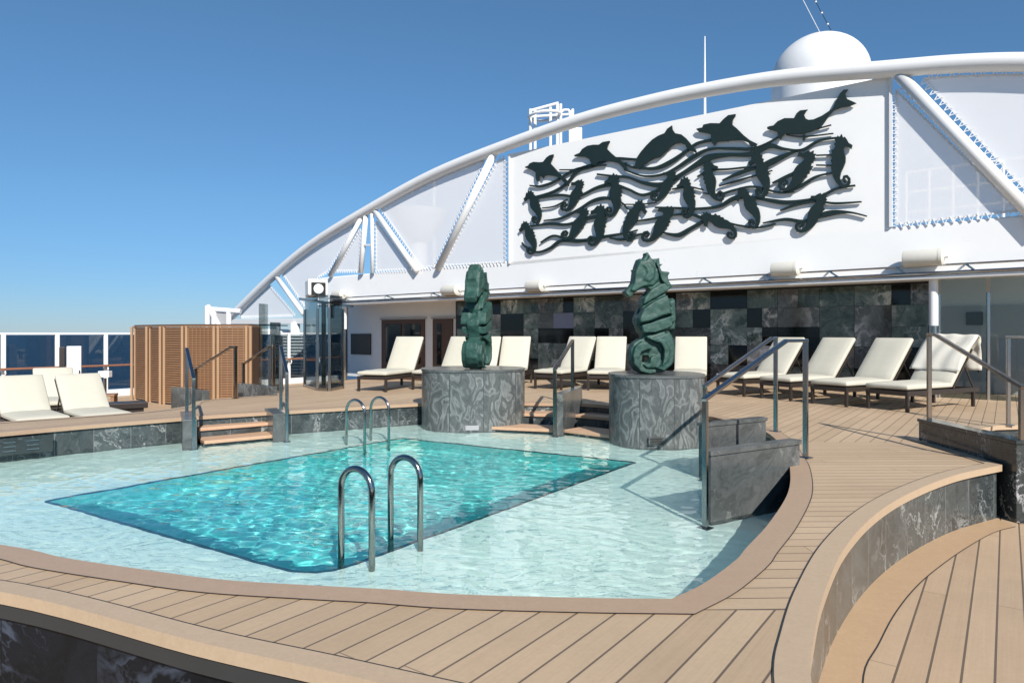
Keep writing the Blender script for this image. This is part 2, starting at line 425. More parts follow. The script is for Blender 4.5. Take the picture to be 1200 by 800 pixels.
back_out = [V(6.0, 8.45), V(7.4, 8.7), V(9.3, 9.0), V(10.3, 10.2), V(9.8, 12.2), V(7.6, 14.4), V(5, 15.9), V(1.5, 16.7), V(-1.5, 16.5), V(-4.0, 15.5), V(-5.0, 14.2), V(-4.75, 13.2)]
stair_out = [V(-4.4, 12.65), V(-5.25, 11.75)]
left_out = [V(-5.3, 11.3), V(-5.1, 10.7), V(-5.35, 10.0), V(-5.9, 9.4), V(-6.7, 8.7), V(-7.6, 7.8), V(-8.5, 6.6), V(-8.8, 5.5), V(-8.3, 4.6)]
f_o = catmull(front_out, 6)[:-1]; r_o = catmull(right_out, 8)
outer = f_o + r_o + rest_out[1:-1] + catmull(back_out, 4) + stair_out + catmull(left_out, 5)[:-1]

# raised deck ring
bm = B(); fill(bm, [outer, inner], 0.0)
struct('raised_deck', bm, M['teak'], recalc=False)
# inner cap
bm = B(); over = inner; capo = offset(inner, .155)
gap = offset(capo, .006)
strip(bm, atz(over, .005), atz(capo, .005)); strip(bm, atz(over, .005), atz(over, -.045)); strip(bm, atz(over, -.045), atz(offset(inner, .045), -.045))
strip(bm, atz(capo, .006), atz(gap, .006), mi=1)
struct('pool_rim', bm, [M['cap'], M['plinth']], smooth=True, bevel=.008)
# outer lip
wl = [.10] * len(f_o) + [.115] * len(r_o) + [.14] * (len(outer) - len(f_o) - len(r_o))
ov = outer; li = offset(outer, [-w for w in wl]); lg = offset(outer, [-w - .005 for w in wl])
bm = B(); strip(bm, atz(ov, .005), atz(li, .005)); strip(bm, atz(ov, .005), atz(ov, -.05)); strip(bm, atz(ov, -.05), atz(offset(outer, -.055), -.05))
strip(bm, atz(li, .006), atz(lg, .006), mi=1)
struct('deck_lip', bm, [M['lip'], M['plinth']], smooth=True, bevel=.012)
# outer marble facing: front (darker copy, shade put into its colour) and the rest
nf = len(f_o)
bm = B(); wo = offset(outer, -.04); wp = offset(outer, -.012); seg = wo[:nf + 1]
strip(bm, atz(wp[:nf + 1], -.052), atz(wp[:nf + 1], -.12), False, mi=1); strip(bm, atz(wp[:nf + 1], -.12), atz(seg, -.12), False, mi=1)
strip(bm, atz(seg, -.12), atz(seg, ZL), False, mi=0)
struct('front_marble_facing', bm, [M['marble_front_shaded'], M['plinth']], smooth=True)
bm = B(); seg = wo[nf:] + wo[:1]
strip(bm, atz(seg, -.03), atz(seg, ZL), False)
struct('outer_marble_facing', bm, M['marble_ring'], smooth=True)
# pool inner wall
bm = B(); win = offset(inner, .035); strip(bm, atz(win, -.03), atz(win, -.6))
struct('pool_wall', bm, M['marble_ring'], smooth=True)

# deep pool rectangle
c0 = P(55, 586, -.35); c1 = P(370, 672, -.35); c2 = P(743, 541, -.35); c3 = P(470, 513.5, -.35)
def roundrect(cs, rs, n=6):
    out = []
    for i in range(4):
        r = rs[i]; p = cs[i]; a = (cs[i - 1] - p).normalized(); b = (cs[(i + 1) % 4] - p).normalized()
        p0, p2 = p + a * r, p + b * r
        for k in range(n + 1):
            t = k / n; out.append((1 - t) ** 2 * p0 + 2 * t * (1 - t) * p + t * t * p2)
    return out
deep = roundrect([c0, c1, c2, c3], (.06, .3, .06, .1))
ZS, ZD = -.44, -1.02
bm = B(); ds = offset(deep, .04)
fill(bm, [offset(inner, .06), ds], ZS)
strip(bm, atz(ds, ZS), atz(deep, ZS), mi=1); strip(bm, atz(deep, ZS), atz(deep, ZS - .03), mi=1)
strip(bm, atz(deep, ZS - .03), atz(deep, ZD), mi=2); fill(bm, [deep], ZD, mi=2)
struct('pool_basin', bm, [M['shelf'], M['edge_tile'], M['tank']])
from mathutils import noise as NZ
wpoly = [(p.x, p.y) for p in offset(inner, .06)]
def inside(x, y):
    c = False; j = len(wpoly) - 1
    for i in range(len(wpoly)):
        (xi, yi), (xj, yj) = wpoly[i], wpoly[j]
        if (yi > y) != (yj > y) and x < (xj - xi) * (y - yi) / (yj - yi) + xi: c = not c
        j = i
    return c
random.seed(3)
WV = []
for k in range(26):
    lam = .085 * (1.085 ** k); th = random.gauss(1.2, .8); kk = 2 * PI / lam
    WV.append((kk * math.cos(th), kk * math.sin(th), random.uniform(0, 6.28), (.0018 if lam > .2 else .0028) * lam ** 1.05))
def wave(x, y):
    wx = x + .16 * NZ.noise((x * 1.4, y * 1.4, 0)); wy = y + .16 * NZ.noise((x * 1.4, y * 1.4, 7))
    h = sum(a * math.sin(kx * wx + ky * wy + ph) for kx, ky, ph, a in WV)
    return h * (.75 + .6 * NZ.noise((x * .5, y * .5, 3))) + .0012 * NZ.noise((x * 11, y * 11, 1))
bm = B(); st = .021; gx0, gy0 = -7.3, 2.85; vsd = {}
nx_, ny_ = int(10.6 / st), int(8.7 / st)
rows = {}
for j in range(ny_):
    for i in range(nx_):
        x, y = gx0 + (i + .5) * st, gy0 + (j + .5) * st
        if (i // 6, j // 6) not in rows:
            bx, by = gx0 + (i // 6 + .5) * 6 * st, gy0 + (j // 6 + .5) * 6 * st
            q_ = [inside(bx + dx * st * 3.6, by + dy * st * 3.6) for dx in (-1, 0, 1) for dy in (-1, 0, 1)]
            rows[i // 6, j // 6] = True if all(q_) else (False if not any(q_) else None)
        ok = rows[i // 6, j // 6]
        if ok is None: ok = inside(x, y)
        if not ok: continue
        cs_ = []
        for a, b in ((i, j), (i + 1, j), (i + 1, j + 1), (i, j + 1)):
            if (a, b) not in vsd:
                X_, Y_ = gx0 + a * st, gy0 + b * st; vsd[a, b] = bm.verts.new((X_, Y_, ZW + wave(X_, Y_)))
            cs_.append(vsd[a, b])
        bm.faces.new(cs_)
wat = struct('pool_water', bm, M['water'], recalc=False, smooth='all')

# lower deck, its pale margin board, and sea
railp = lambda s: V(-10.3 + .587 * s, 17.3 + .81 * s)
Ld = [railp(-24), V(-4, -12), V(24, -12), V(34, 10), V(30, 40), railp(34)]
under = offset(outer, -.5)
bm = B(); fill(bm, [Ld, under], ZL); struct('lower_deck', bm, M['teak_low'], recalc=False)
bnd = pl([(951, 800), (954, 747), (966, 695), (990, 642.5), (1025, 604), (1067, 577.7), (1120, 557), (1175, 545)])
base = atz(catmull([V(.86, 1.5)] + bnd, 6), ZL + .004)
bo = [P(x, y, ZL) for x, y in [(1009.7, 800), (1029, 754.5), (1050, 716), (1078, 682.7), (1113, 654.7), (1142.7, 635.5), (1167, 623), (1190, 617)]]
bo = atz(catmull([V(1.02, 1.5), V(1.24, 2.3)] + bo[0:], 5), ZL + .004)
def resample(pl_, n):
    L = [0]
    for a, b in zip(pl_, pl_[1:]): L.append(L[-1] + (b - a).length)
    out = []; j = 0
    for i in range(n):
        s = L[-1] * i / (n - 1)
        while j < len(L) - 2 and L[j + 1] < s: j += 1
        out.append(pl_[j].lerp(pl_[j + 1], (s - L[j]) / max(1e-6, L[j + 1] - L[j])))
    return out
ba = offset(resample(base, 60), -.09, False); bb = resample(bo, 60)
bm = B(); strip(bm, ba, bb, False)
strip(bm, atz(bb, ZL + .005), atz([p + (q - p).normalized() * .008 for p, q in zip(bb, [b + (b - a) for a, b in zip(ba, bb)])], ZL + .005), False, mi=1)
struct('deck_margin_board', bm, [M['band'], M['plinth']], smooth=True)
bm = B(); fill(bm, [[V(-40000, -3000), V(40000, -3000), V(40000, 60000), V(-40000, 60000)]], -24)
struct('sea', bm, M['sea'], recalc=False)
# ship side below the rail
bm = B(); a, b = railp(-24), railp(34)
for (u, w) in ((a, b), (V(-4, -12), a)):
    vs = [bm.verts.new(p) for p in (Vector((u.x, u.y, ZL)), Vector((w.x, w.y, ZL)), Vector((w.x, w.y, -24)), Vector((u.x, u.y, -24)))]; bm.faces.new(vs)
struct('ship_side', bm, M['white'])

# ------------------------------------------------------------------ handrails
def sqpath(bm, pts, w=.05, h=.03):
    for a, b in zip(pts, pts[1:]): bar(bm, a, b, w, h)
def handrail(name, label, top, low, ztop, zlow, base_top, base_low, flat=.0, mat='steel', group='stainless steel handrails of the steps', w=.045):
    """top post and low post joined by a sloping rail"""
    top = Vector((*top[:2], 0)); low = Vector((*low[:2], 0)); d = (low - top).normalized()
    t = thing(name, label, 'handrail', (top.x, top.y, base_top), 0, group); m = M[mat]
    O = -Vector((top.x, top.y, base_top))
    zt = lambda p, z: Vector((p.x, p.y, z)) + O
    bm = B(); q = top + d * flat
    bar(bm, zt(top - d * w / 2, ztop), zt(q, ztop), w, .03); bar(bm, zt(q - d * .005, ztop), zt(low + d * w / 2, zlow), w, .03)
    obj('rail', bm, m, t, bevel=.006)
    for p, z0, z1 in ((top, base_top, ztop - .015), (low, base_low, zlow - .01)):
        bm = B(); bar(bm, zt(p, z0), zt(p, z1), w, .03, up=d); obj('post', bm, m, t, bevel=.005)
        bm = B(); bar(bm, zt(p, z0), zt(p, z0 + .012), .1, .1, up=d); obj('foot_plate', bm, m, t, bevel=.004)
    return t

def wall_seg(bm, a, b, th, z0, z1, mi=0, side=1):
    a = V(*a[:2]); b = V(*b[:2]); d = (b - a).normalized(); n = V(-d.y, d.x) * th * side
    prism(bm, [a, b, b + n, a + n], z0, z1, mi)
def steps(name, label, edges, depth, thick=.045, wall_to=ZS, group='steps leading down into the pool'):
    """edges: list of (left, right, z) front nosing lines going down"""
    t = thing(name, label, 'steps', (0, 0, 0), 0, group)
    for a, b, z in edges:
        a = V(*a); b = V(*b); d = (b - a).normalized(); n = V(-d.y, d.x) * depth
        if n.dot(V(0, 1)) < 0 and depth > 0 and name != 'deck_steps' and abs(d.x) > .3: n = -n
        bm = B(); prism(bm, [a, b, b + n, a + n], z - thick, z); obj('tread', bm, M['tread'], t, bevel=.008)
        bm = B(); i = n.normalized() * .035; prism(bm, [a + i, b + i, b + n, a + n], wall_to, z - thick); obj('riser', bm, M['marble_ring'], t)
    return t
# left steps
e = [((-4.22, 9.2), (-3.48, 9.78), -.13), ((-4.02, 8.92), (-3.28, 9.48), -.26)]
t = steps('pool_steps', 'teak treaded pool steps between two marble cheeks near the slatted wood screen', e, .42)
for a, b, hgt in (((-4.05, 8.78), (-4.55, 9.75), .04), ((-3.12, 9.42), (-3.5, 10.15), .04)):
    bm = B(); wall_seg(bm, a, b, .17, ZS, hgt); obj('cheek_wall', bm, M['marble_curb'], t, bevel=.008)
handrail('handrail', 'left rail of the pool steps by the wood screen, mirror bright with a sloping bar', (-4.55, 9.55), (-4.09, 8.77), .93, .56, 0, ZS)
handrail('handrail', 'right rail of the pool steps by the wood screen, beside the glass windbreak', (-3.42, 10.1), (-3.1, 9.4), .95, .6, 0, ZS)
# middle steps
e = [((-.28, 10.95), (.85, 10.72), -.13), ((-.38, 10.3), (.66, 9.98), -.26)]
t = steps('pool_steps', 'short teak pool steps tucked between the left podium and the central marble divider', e, .45)
e = [((.98, 10.72), (1.72, 10.1), -.13), ((.76, 9.98), (1.5, 9.3), -.26)]
t2 = steps('pool_steps', 'short teak pool steps tucked between the central marble divider and the right podium', e, .5)
t3 = thing('divider_wall', 'low leaning marble divider wall in the middle of the steps between the podiums', 'low wall')
bm = B(); wall_seg(bm, (.6, 9.9), (1.02, 11.25), .14, ZS, .27, side=-1); obj('marble_block', bm, M['marble_curb'], t3, bevel=.008)
handrail('handrail', 'thin rail rising over the marble divider between the two seahorse podiums', (.98, 11.05), (.62, 9.86), 1.03, .62, .0, ZS, mat='bronze_steel', w=.055)
# right steps into pool
f = Vector((.85, .52, 0)).normalized(); m_ = Vector((-.52, .85, 0)).normalized()
o1 = V(1.56, 5.35)
e = []
for k, z in ((0, -.13), (1, -.26)):
    a = V(2.5, 5.95) - f * (-.2 + .22 * k) + m_ * .2; b = a + m_ * .85
    e.append(((a.x, a.y), (b.x, b.y), z))
t = thing('pool_steps', 'pool steps hidden behind the grey marble block on the right of the pool', 'steps', (0, 0, 0), 0, 'steps leading down into the pool')
for a, b, z in e:
    a = V(*a); b = V(*b); n = f * .42
    bm = B(); prism(bm, [a, a + n, b + n, b], z - .045, z); obj('tread', bm, M['tread'], t, bevel=.008)
    bm = B(); i = f * .03; prism(bm, [a + i, a + n, b + n, b + i], ZS, z - .045); obj('riser', bm, M['marble_ring'], t)
for base_, nm, ln in ((o1, 'near', 1.1), (V(1.98, 7.0), 'far', .95)):
    w = thing('cheek_block', 'large grey marble block in the corner of the pool, lit with a slanting shadow' if nm == 'near' else 'smaller grey marble block standing behind the large one beside the right podium', 'marble block', base_, 0, 'marble blocks flanking the right pool steps')
    bm = B(); wall_seg(bm, (0, 0), tuple((f * ln)[:2]), .09, ZS, .185); obj('marble_body', bm, M['marble_curb'], w, bevel=.006)
    bm = B(); a = -f * .015 - m_ * .012; wall_seg(bm, tuple(a[:2]), tuple((f * (ln + .015) - m_ * .012)[:2]), .114, .187, .225); obj('coping', bm, M['marble_curb'], w, bevel=.006)
handrail('handrail', 'near steel rail rising beside the large grey marble block on the right', (2.70, 6.28), (1.50, 5.30), 1.08, .63, .0, ZS, flat=.35)
handrail('handrail', 'far steel rail behind the large marble block, next to the right podium', (3.07, 7.95), (1.98, 7.0), 1.09, .6, .0, ZS, flat=.1)
# right outboard steps
t = thing('curb_wall', 'low black marble curb wall at the right end of the curved bench', 'low wall', (4.30, 5.82, 0))
bm = B(); prism(bm, [(0, 0), (.14, 0), (.2, 1.5), (.06, 1.5)], ZL, .2); obj('marble_body', bm, M['marble_dark'], t, bevel=.006)
bm = B(); prism(bm, [(-.012, -.012), (.152, -.012), (.212, 1.512), (.048, 1.512)], .202, .235); obj('coping', bm, M['marble_dark'], t, bevel=.006)
handrail('handrail', 'tall dark steel rail sloping down over the black marble curb at far right', (4.40, 7.2), (4.36, 5.84), 1.13, .68, .0, ZL, flat=.12, mat='bronze_steel')
t = thing('deck_steps', 'teak steps beside the black marble curb at the right edge', 'steps')
for k in range(3):
    a = V(4.52, 7.35 - .34 * (k + 1)); b = V(6.1, 8.4 - .34 * (k + 1))
    z = -.115 * (k + 1); bm = B(); prism(bm, [a, b, b + V(0, .42), a + V(0, .42)], z - .04, z); obj('tread', bm, M['tread'], t, bevel=.006)
    bm = B(); prism(bm, [a + V(.0, .03), b + V(0, .03), b + V(0, .42), a + V(0, .42)], ZL, z - .04); obj('riser', bm, M['marble_ring'], t)
handrail('handrail', 'steel rail at the right picture edge in front of the glass doors', (6.18, 8.5), (6.2, 7.2), 1.1, .7, .0, ZL, flat=.3)
# far left deck steps
t = thing('deck_steps', 'teak steps going down behind the left pool steps towards the wood screen', 'steps')
d = V(-.75, .66).normalized(); w_ = (V(-5.25, 11.75) - V(-4.4, 12.65))
for k in range(3):
    a = V(-4.4, 12.65) + d * (.32 * (k + 1)); b = a + w_; z = -.115 * (k + 1)
    bm = B(); prism(bm, [a, b, b - d * .4, a - d * .4], z - .04, z); obj('tread', bm, M['tread'], t, bevel=.006)
    bm = B(); prism(bm, [a - d * .03, b - d * .03, b - d * .4, a - d * .4], ZL, z - .04); obj('riser', bm, M['marble_ring'], t)
for a in (V(-4.4, 12.65), V(-5.25, 11.75)):
    bm = B(); q = a - d * .1; wall_seg(bm, (q.x, q.y), tuple((q + d * 1.25)[:2]), .13, ZL, .17); obj('cheek_wall', bm, M['marble_curb'], t, bevel=.006)
handrail('handrail', 'brown tinted rail seen against the middle of the wood screen', (-4.84, 11.95), (-6.0, 12.95), .9, .45, 0, ZL, flat=.15, mat='bronze_steel', w=.06)
handrail('handrail', 'brown tinted rail in front of the right end of the wood screen', (-4.40, 12.6), (-5.35, 13.6), .92, .52, 0, ZL, flat=.1, mat='bronze_steel', w=.06)

# ------------------------------------------------------------------ pool ladder hoops
def hoop(label, a, b, ztop, za, zb, r=.0215):
    a = V(*a); b = V(*b); t = thing('grab_rail', label, 'grab rail', (a.x, a.y, za), 0, 'steel grab rails of the deep pool')
    d = b - a; L = d.length; d.normalize(); rr = L / 2; zc = ztop - rr
    pts = [Vector((0, 0, 0)), Vector((0, 0, zc - za))]
    for k in range(1, 17):
        th = PI * k / 16; pts.append(d * (rr - rr * math.cos(th)) + Vector((0, 0, zc - za + rr * math.sin(th))))
    pts.append(d * L + Vector((0, 0, zb - za)))
    bm = B(); tube(bm, pts, r, 16); obj('hoop', bm, M['steel'], t, smooth='all')
hb = V(-.83, .5).normalized()
for lab, a in (('nearer left steel grab rail standing on the front edge of the deep pool', (-.895, 4.36)), ('nearer right steel grab rail standing on the front edge of the deep pool', (-.64, 4.76))):
    b = V(*a) + hb * .27; hoop(lab, a, b, .27, ZS, -1.3)
for lab, a in (('far left small steel grab rail at the back edge of the deep pool', (-2.22, 9.15)), ('far right small steel grab rail at the back edge of the deep pool', (-1.97, 9.52))):
    b = V(*a) - hb * .33; hoop(lab, a, b, .26, ZS, -1.3, .019)

# ------------------------------------------------------------------ podiums and seahorse statues
def podium(label, c, rx, ry, rot, ztop, bulge=0):
    t = thing('podium', label, 'podium', (c[0], c[1], ZS), rot, 'round marble podiums in the pool')
    def out(k):
        o = []
        for i in range(64):
            a = 2 * PI * i / 64; ca, sa = math.cos(a), math.sin(a); n = 2.35
            r = (abs(ca) ** n + abs(sa) ** n) ** (-1 / n)
            o.append(Vector((ca * r * (rx + k), sa * r * (ry + k), 0)))
        return o
    bm = B(); prism(bm, out(0), 0, ztop - ZS - .035); obj('drum', bm, M['podium'], t, smooth=True)
    bm = B(); prism(bm, out(.012), ztop - ZS - .035, ztop - ZS); obj('coping', bm, M['marble_curb'], t, smooth=True)
    return t
p1 = podium('wider banded marble podium under the edge-on green seahorse', (-.62, 10.95), .82, .72, .1, .59)
p2 = podium('round banded marble podium under the green seahorse in profile', (1.97, 9.35), .63, .62, 0, .6)
bm = B(); box(bm, (0, 0, 0), (.19, .02, .1)); 
for k in range(4): box(bm, (0, -.012, -.03 + k * .02), (.16, .008, .007), mi=1)
o = obj('vent_grille', bm, [M['marble_curb'], M['black']], p2); o.location = (-.13, -.63, .21)
bm = B(); box(bm, (0, 0, 0), (.2, .02, .07)); o = obj('vent_grille', bm, M['grey_door'], p1); o.location = (-.05, -.725, .17)

SP = [(95,275),(120,252),(140,228),(150,210),(152,180),(158,150),(166,118),(178,90),(205,88),(222,66),(235,50),(246,72),(255,88),(298,82),(300,120),(310,155),(355,158),(350,185),(357,212),(372,240),(345,262),(337,290),(345,325),(380,308),(392,345),(386,400),(394,440),(392,490),(345,490),(375,530),(395,590),(390,650),(370,700),(330,735),(250,748),(190,745),(150,710),(128,670),(130,610),(150,570),(185,545),(205,548),(188,500),(162,460),(165,430),(203,378),(190,350),(205,312),(240,290),(245,262),(225,245),(190,255),(160,275),(140,298),(122,308)]
def statue(label, c, z0, rot):
    t = thing('seahorse_statue', label, 'statue', (c[0], c[1], z0), rot, 'green layered seahorse statues')
    s = 1.63 / 700
    mp = lambda p: Vector(((p[0] - 255) * s, 0, (748 - p[1]) * s))
    allb = B()
    def lay(bm, pts, y0, y1, hole=None):
        q = [Vector((mp(p).x, y0, mp(p).z)) for p in pts]
        h = [Vector((mp(p).x, y0, mp(p).z)) for p in hole] if hole else None
        slab3(bm, q, (0, y1 - y0, 0), hole=h)
    def done(name, bm, vox, it):
        o = obj(name, bm, M['statue'], t)
        m1 = o.modifiers.new('remesh', 'REMESH'); m1.mode = 'VOXEL'; m1.voxel_size = vox; m1.use_smooth_shade = True
        m2 = o.modifiers.new('smooth', 'SMOOTH'); m2.factor = .5; m2.iterations = it
        tx = bpy.data.textures.new('carving', 'CLOUDS'); tx.noise_scale = .11; tx.noise_depth = 3
        m3 = o.modifiers.new('carve', 'DISPLACE'); m3.texture = tx; m3.strength = .022; m3.mid_level = .5; m3.texture_coords = 'LOCAL'
        return o
    hole = [(196, 640), (236, 643), (232, 684), (196, 680)]
    lay(allb, SP, -.09, .09, hole)
    head = [(150,215),(158,152),(185,98),(222,96),(238,62),(262,105),(290,110),(298,150),(290,205),(262,238),(225,238),(190,246),(150,275),(128,268)]
    ridge1 = [(205,312),(250,258),(300,230),(352,222),(358,250),(330,275),(262,315),(198,348)]
    ridge2a = [(196,372),(250,336),(330,296),(340,318),(352,400),(300,412),(236,440),(172,452),(170,428)]
    ridge2b = [(352,330),(378,322),(386,380),(384,440),(362,452),(360,395)]
    ridge3 = [(182,470),(262,446),(352,416),(366,470),(330,486),(262,508),(196,512)]
    ridge4 = [(208,530),(262,520),(330,498),(300,528),(226,548)]
    tail1 = [(235,548),(300,528),(345,505),(370,560),(380,620),(362,690),(315,728),(280,716),(318,680),(330,620),(300,570),(262,560)]
    tail2 = [(150,590),(190,560),(228,575),(250,605),(215,608),(185,620),(170,660),(182,700),(220,728),(280,738),(230,744),(180,732),(142,690),(135,640)]
    curl = [(244,652),(262,640),(290,655),(304,690),(270,712),(222,712),(200,694),(238,690)]
    cheek = [(200,120),(232,110),(262,140),(262,190),(235,215),(200,205),(225,170),(215,140)]
    mane = [(270,108),(292,92),(296,140),(306,162),(345,166),(345,205),(360,238),(338,246),(305,212),(285,150)]
    coil = [(290,560),(320,560),(345,610),(335,670),(300,700),(312,650),(312,600)]
    for sgn in (-1, 1):
        for pts_, d_ in ((head, .12), (ridge1, .145), (ridge2a, .205), (ridge2b, .17), (ridge3, .19), (ridge4, .16), (tail1, .18), (tail2, .165), (curl, .13), (cheek, .14), (coil, .2)):
            lay(allb, pts_, sgn * .06, sgn * d_)
    for cx_, cy_, dx_, dy_ in ((296,128,26,-14), (350,175,18,-16), (368,240,14,2), (378,330,20,-14), (380,400,22,-10), (382,470,20,-8), (238,66,0,-22), (202,98,-14,-16), (165,155,-16,-8)):
        lay(allb, [(cx_ - 20, cy_ - 14), (cx_ + dx_, cy_ + dy_), (cx_ - 10, cy_ + 22)], -.075, .075)
    done('body', allb, .0125, 1)
    for sgn in (-1, 1):
        fb = B(); lay(fb, mane, sgn * .05, sgn * .15); done('crest_fin', fb, .0125, 1)
    return t
statue('green seahorse sculpture in profile facing left on the right podium', (1.87, 9.25), .6, R(6))
statue('green seahorse sculpture turned edge-on, on the left podium', (-.56, 10.75), .59, R(76))

# ------------------------------------------------------------------ loungers
def cushion(bm, L, W, H, puff=.012, nx=8, ny=5, z0=0):
    """soft slab lying from x=0..L, y=-W/2..W/2"""
    gridt = {}; gridb = {}
    for i in range(nx + 1):
        for j in range(ny + 1):
            u, v = i / nx, j / ny
            e = min(u, 1 - u, v * .9, (1 - v) * .9); k = min(1, e / .12)
            x = L * u; y = W * (v - .5)
            gridt[i, j] = bm.verts.new((x, y, z0 + H * (.78 + .22 * math.sin(k * PI / 2)) + puff * random.uniform(-.25, .25) * k))
            gridb[i, j] = bm.verts.new((x, y, z0 + H * .12 * (1 - k)))
    for i in range(nx):
        for j in range(ny):
            bm.faces.new((gridt[i, j], gridt[i + 1, j], gridt[i + 1, j + 1], gridt[i, j + 1]))
            bm.faces.new((gridb[i, j], gridb[i, j + 1], gridb[i + 1, j + 1], gridb[i + 1, j]))
    for i in range(nx):
        bm.faces.new((gridb[i, 0], gridb[i + 1, 0], gridt[i + 1, 0], gridt[i, 0])); bm.faces.new((gridt[i, ny], gridt[i + 1, ny], gridb[i + 1, ny], gridb[i, ny]))
    for j in range(ny):
        bm.faces.new((gridt[0, j], gridt[0, j + 1], gridb[0, j + 1], gridb[0, j])); bm.faces.new((gridb[nx, j], gridb[nx, j + 1], gridt[nx, j + 1], gridt[nx, j]))
def make_lounger(ang=58, bl=.84):
    """origin at the middle of the foot end on the deck, +x towards the head"""
    t = thing('sun_lounger', 'x', 'sun lounger', group='cream cushioned sun loungers around the pool')
    W = .66; zf = .30
    bm = B()
    for s in (-1, 1): box(bm, (.93, s * (W / 2 - .02), zf - .035), (1.86, .04, .07))
    for x in (.02, .62, 1.18, 1.84): box(bm, (x, 0, zf - .035), (.04, W - .04, .06))
    obj('frame', bm, M['wicker'], t, bevel=.005)
    for x in (.03, 1.72):
        for s in (-1, 1):
            bm = B(); box(bm, (x, s * (W / 2 - .025), (zf - .07) / 2), (.045, .045, zf - .07)); obj('leg', bm, M['wicker'], t, bevel=.004)
    bm = B()
    for k in range(22): box(bm, (.06 + k * .05, 0, zf + .004), (.035, W - .08, .01))
    obj('slats', bm, M['wicker'], t)
    bm = B(); cushion(bm, 1.14, W, .10, z0=zf + .012); o = obj('seat_cushion', bm, M['cushion'], t, smooth='all', bevel=.02)
    a = R(ang); Mx = Matrix.Translation((1.16, 0, zf + .015)) @ Matrix.Rotation(-a, 4, 'Y')
    bm = B(); cushion(bm, bl, W, .10, z0=.02); bmesh.ops.transform(bm, matrix=Mx, verts=bm.verts); obj('back_cushion', bm, M['cushion'], t, smooth='all', bevel=.02)
    bm = B()
    for s in (-1, 1): box(bm, (.38, s * (W / 2 - .02), 0), (.78, .035, .03))
    for k in range(9): box(bm, (.05 + .085 * k, 0, 0), (.04, W - .06, .014))
    bmesh.ops.transform(bm, matrix=Mx, verts=bm.verts)
    for s in (-1, 1):
        top = Mx @ Vector((.5, s * (W / 2 - .05), 0)); bar(bm, top, (1.16 + .62, s * (W / 2 - .05), zf - .02), .02)
    obj('backrest_frame', bm, M['wicker'], t)
    return t
def foot(px, py, z=0): return P(px, py, z)
L = []
def add(label, loc, dirv, z, proto):
    L.append((label, loc, math.atan2(dirv[1], dirv[0]), z, proto))
add('leftmost lounger under the roof in front of the black window', (-2.75, 13.35), (.35, .94), 0, 0)
add('lounger in front of the brown doors, second from the white corner', (-1.75, 13.7), (.45, .9), 0, 0)
add('lounger mostly hidden behind the edge-on seahorse statue', (-.95, 14.1), (.25, .97), 0, 0)
add('lounger just right of the edge-on seahorse statue', (-.2, 14.1), (.2, .98), 0, 0)
add('lounger seen through the thin rail between the two podiums', (.72, 13.9), (.55, .83), 0, 0)
add('lounger partly hidden by the left side of the profile seahorse', (1.82, 13.6), (.25, .97), 0, 0)
add('upright lounger just right of the profile seahorse statue', (3.42, 13.2), (.28, .96), 0, 0)
add('lounger behind the two steel rails, first of the four slanting ones', (4.0, 12.55), (.86, .51), 0, 1)
add('second of the four slanting loungers right of the steel rails', (4.52, 11.75), (.88, .48), 0, 1)
add('third of the four slanting loungers, before the column', (5.02, 10.85), (.88, .47), 0, 1)
add('nearest slanting lounger with a white towel hung over its back', (5.56, 10.15), (.88, .47), 0, 1)
add('left of the two loungers side by side at the left picture edge', (-6.82, 9.95), (-.72, .69), ZL, 2)
add('right of the two loungers side by side near the low dark table', (-6.13, 10.38), (-.72, .69), ZL, 2)
add('lounger behind the side by side pair at the left, only its back showing', (-8.1, 12.2), (-.6, .8), ZL, 2)
protos = {0: make_lounger(58), 1: make_lounger(49, .92), 2: make_lounger(44, .80)}
used = set(); towel_l = None
for lab, loc, rz, z, pr in L:
    o = protos[pr] if pr not in used else copy_tree(protos[pr]); used.add(pr)
    o.location = (loc[0], loc[1], z); o.rotation_euler = (0, 0, rz); o['label'] = lab; o['category'] = 'sun lounger'
    if 'towel' in lab: towel_l = o
# towel over the back of the near lounger
def towel():
    a = R(49); Mx = Matrix.Translation((1.16, 0, .315)) @ Matrix.Rotation(-a, 4, 'Y')
    bm = B(); nx, ny = 26, 16; g = {}
    for i in range(nx + 1):
        for j in range(ny + 1):
            u = i / nx * 1.3; v = (j / ny - .5) * .76
            wr = .012 * math.sin(9 * u + 5 * v) + .010 * math.sin(23 * v + 3 * u) + .02 * max(0, math.sin(5 * u - 2 * v))
            if u < .72: p = Mx @ Vector((.22 + u, v + .02 * math.sin(6 * u), .135 + wr))
            elif u < .86:
                th = (u - .72) / .14 * PI; p = Mx @ Vector((.94 + .06 * math.sin(th), v, .055 + .08 * math.cos(th) + wr))
            else: q = Mx @ Vector((.94, v, -.03)); p = q + Vector((-.02 + wr * 2, 0, -(u - .86)))
            g[i, j] = bm.verts.new(p)
    for i in range(nx):
        for j in range(ny): bm.faces.new((g[i, j], g[i + 1, j], g[i + 1, j + 1], g[i, j + 1]))
    o = obj('towel', bm, M['towel'], None, smooth='all'); s = o.modifiers.new('s', 'SOLIDIFY'); s.thickness = .012
    o.location = towel_l.location; o.rotation_euler = towel_l.rotation_euler
    prop(o, 'crumpled white towel hung over the back of the nearest right lounger', 'towel')
towel()

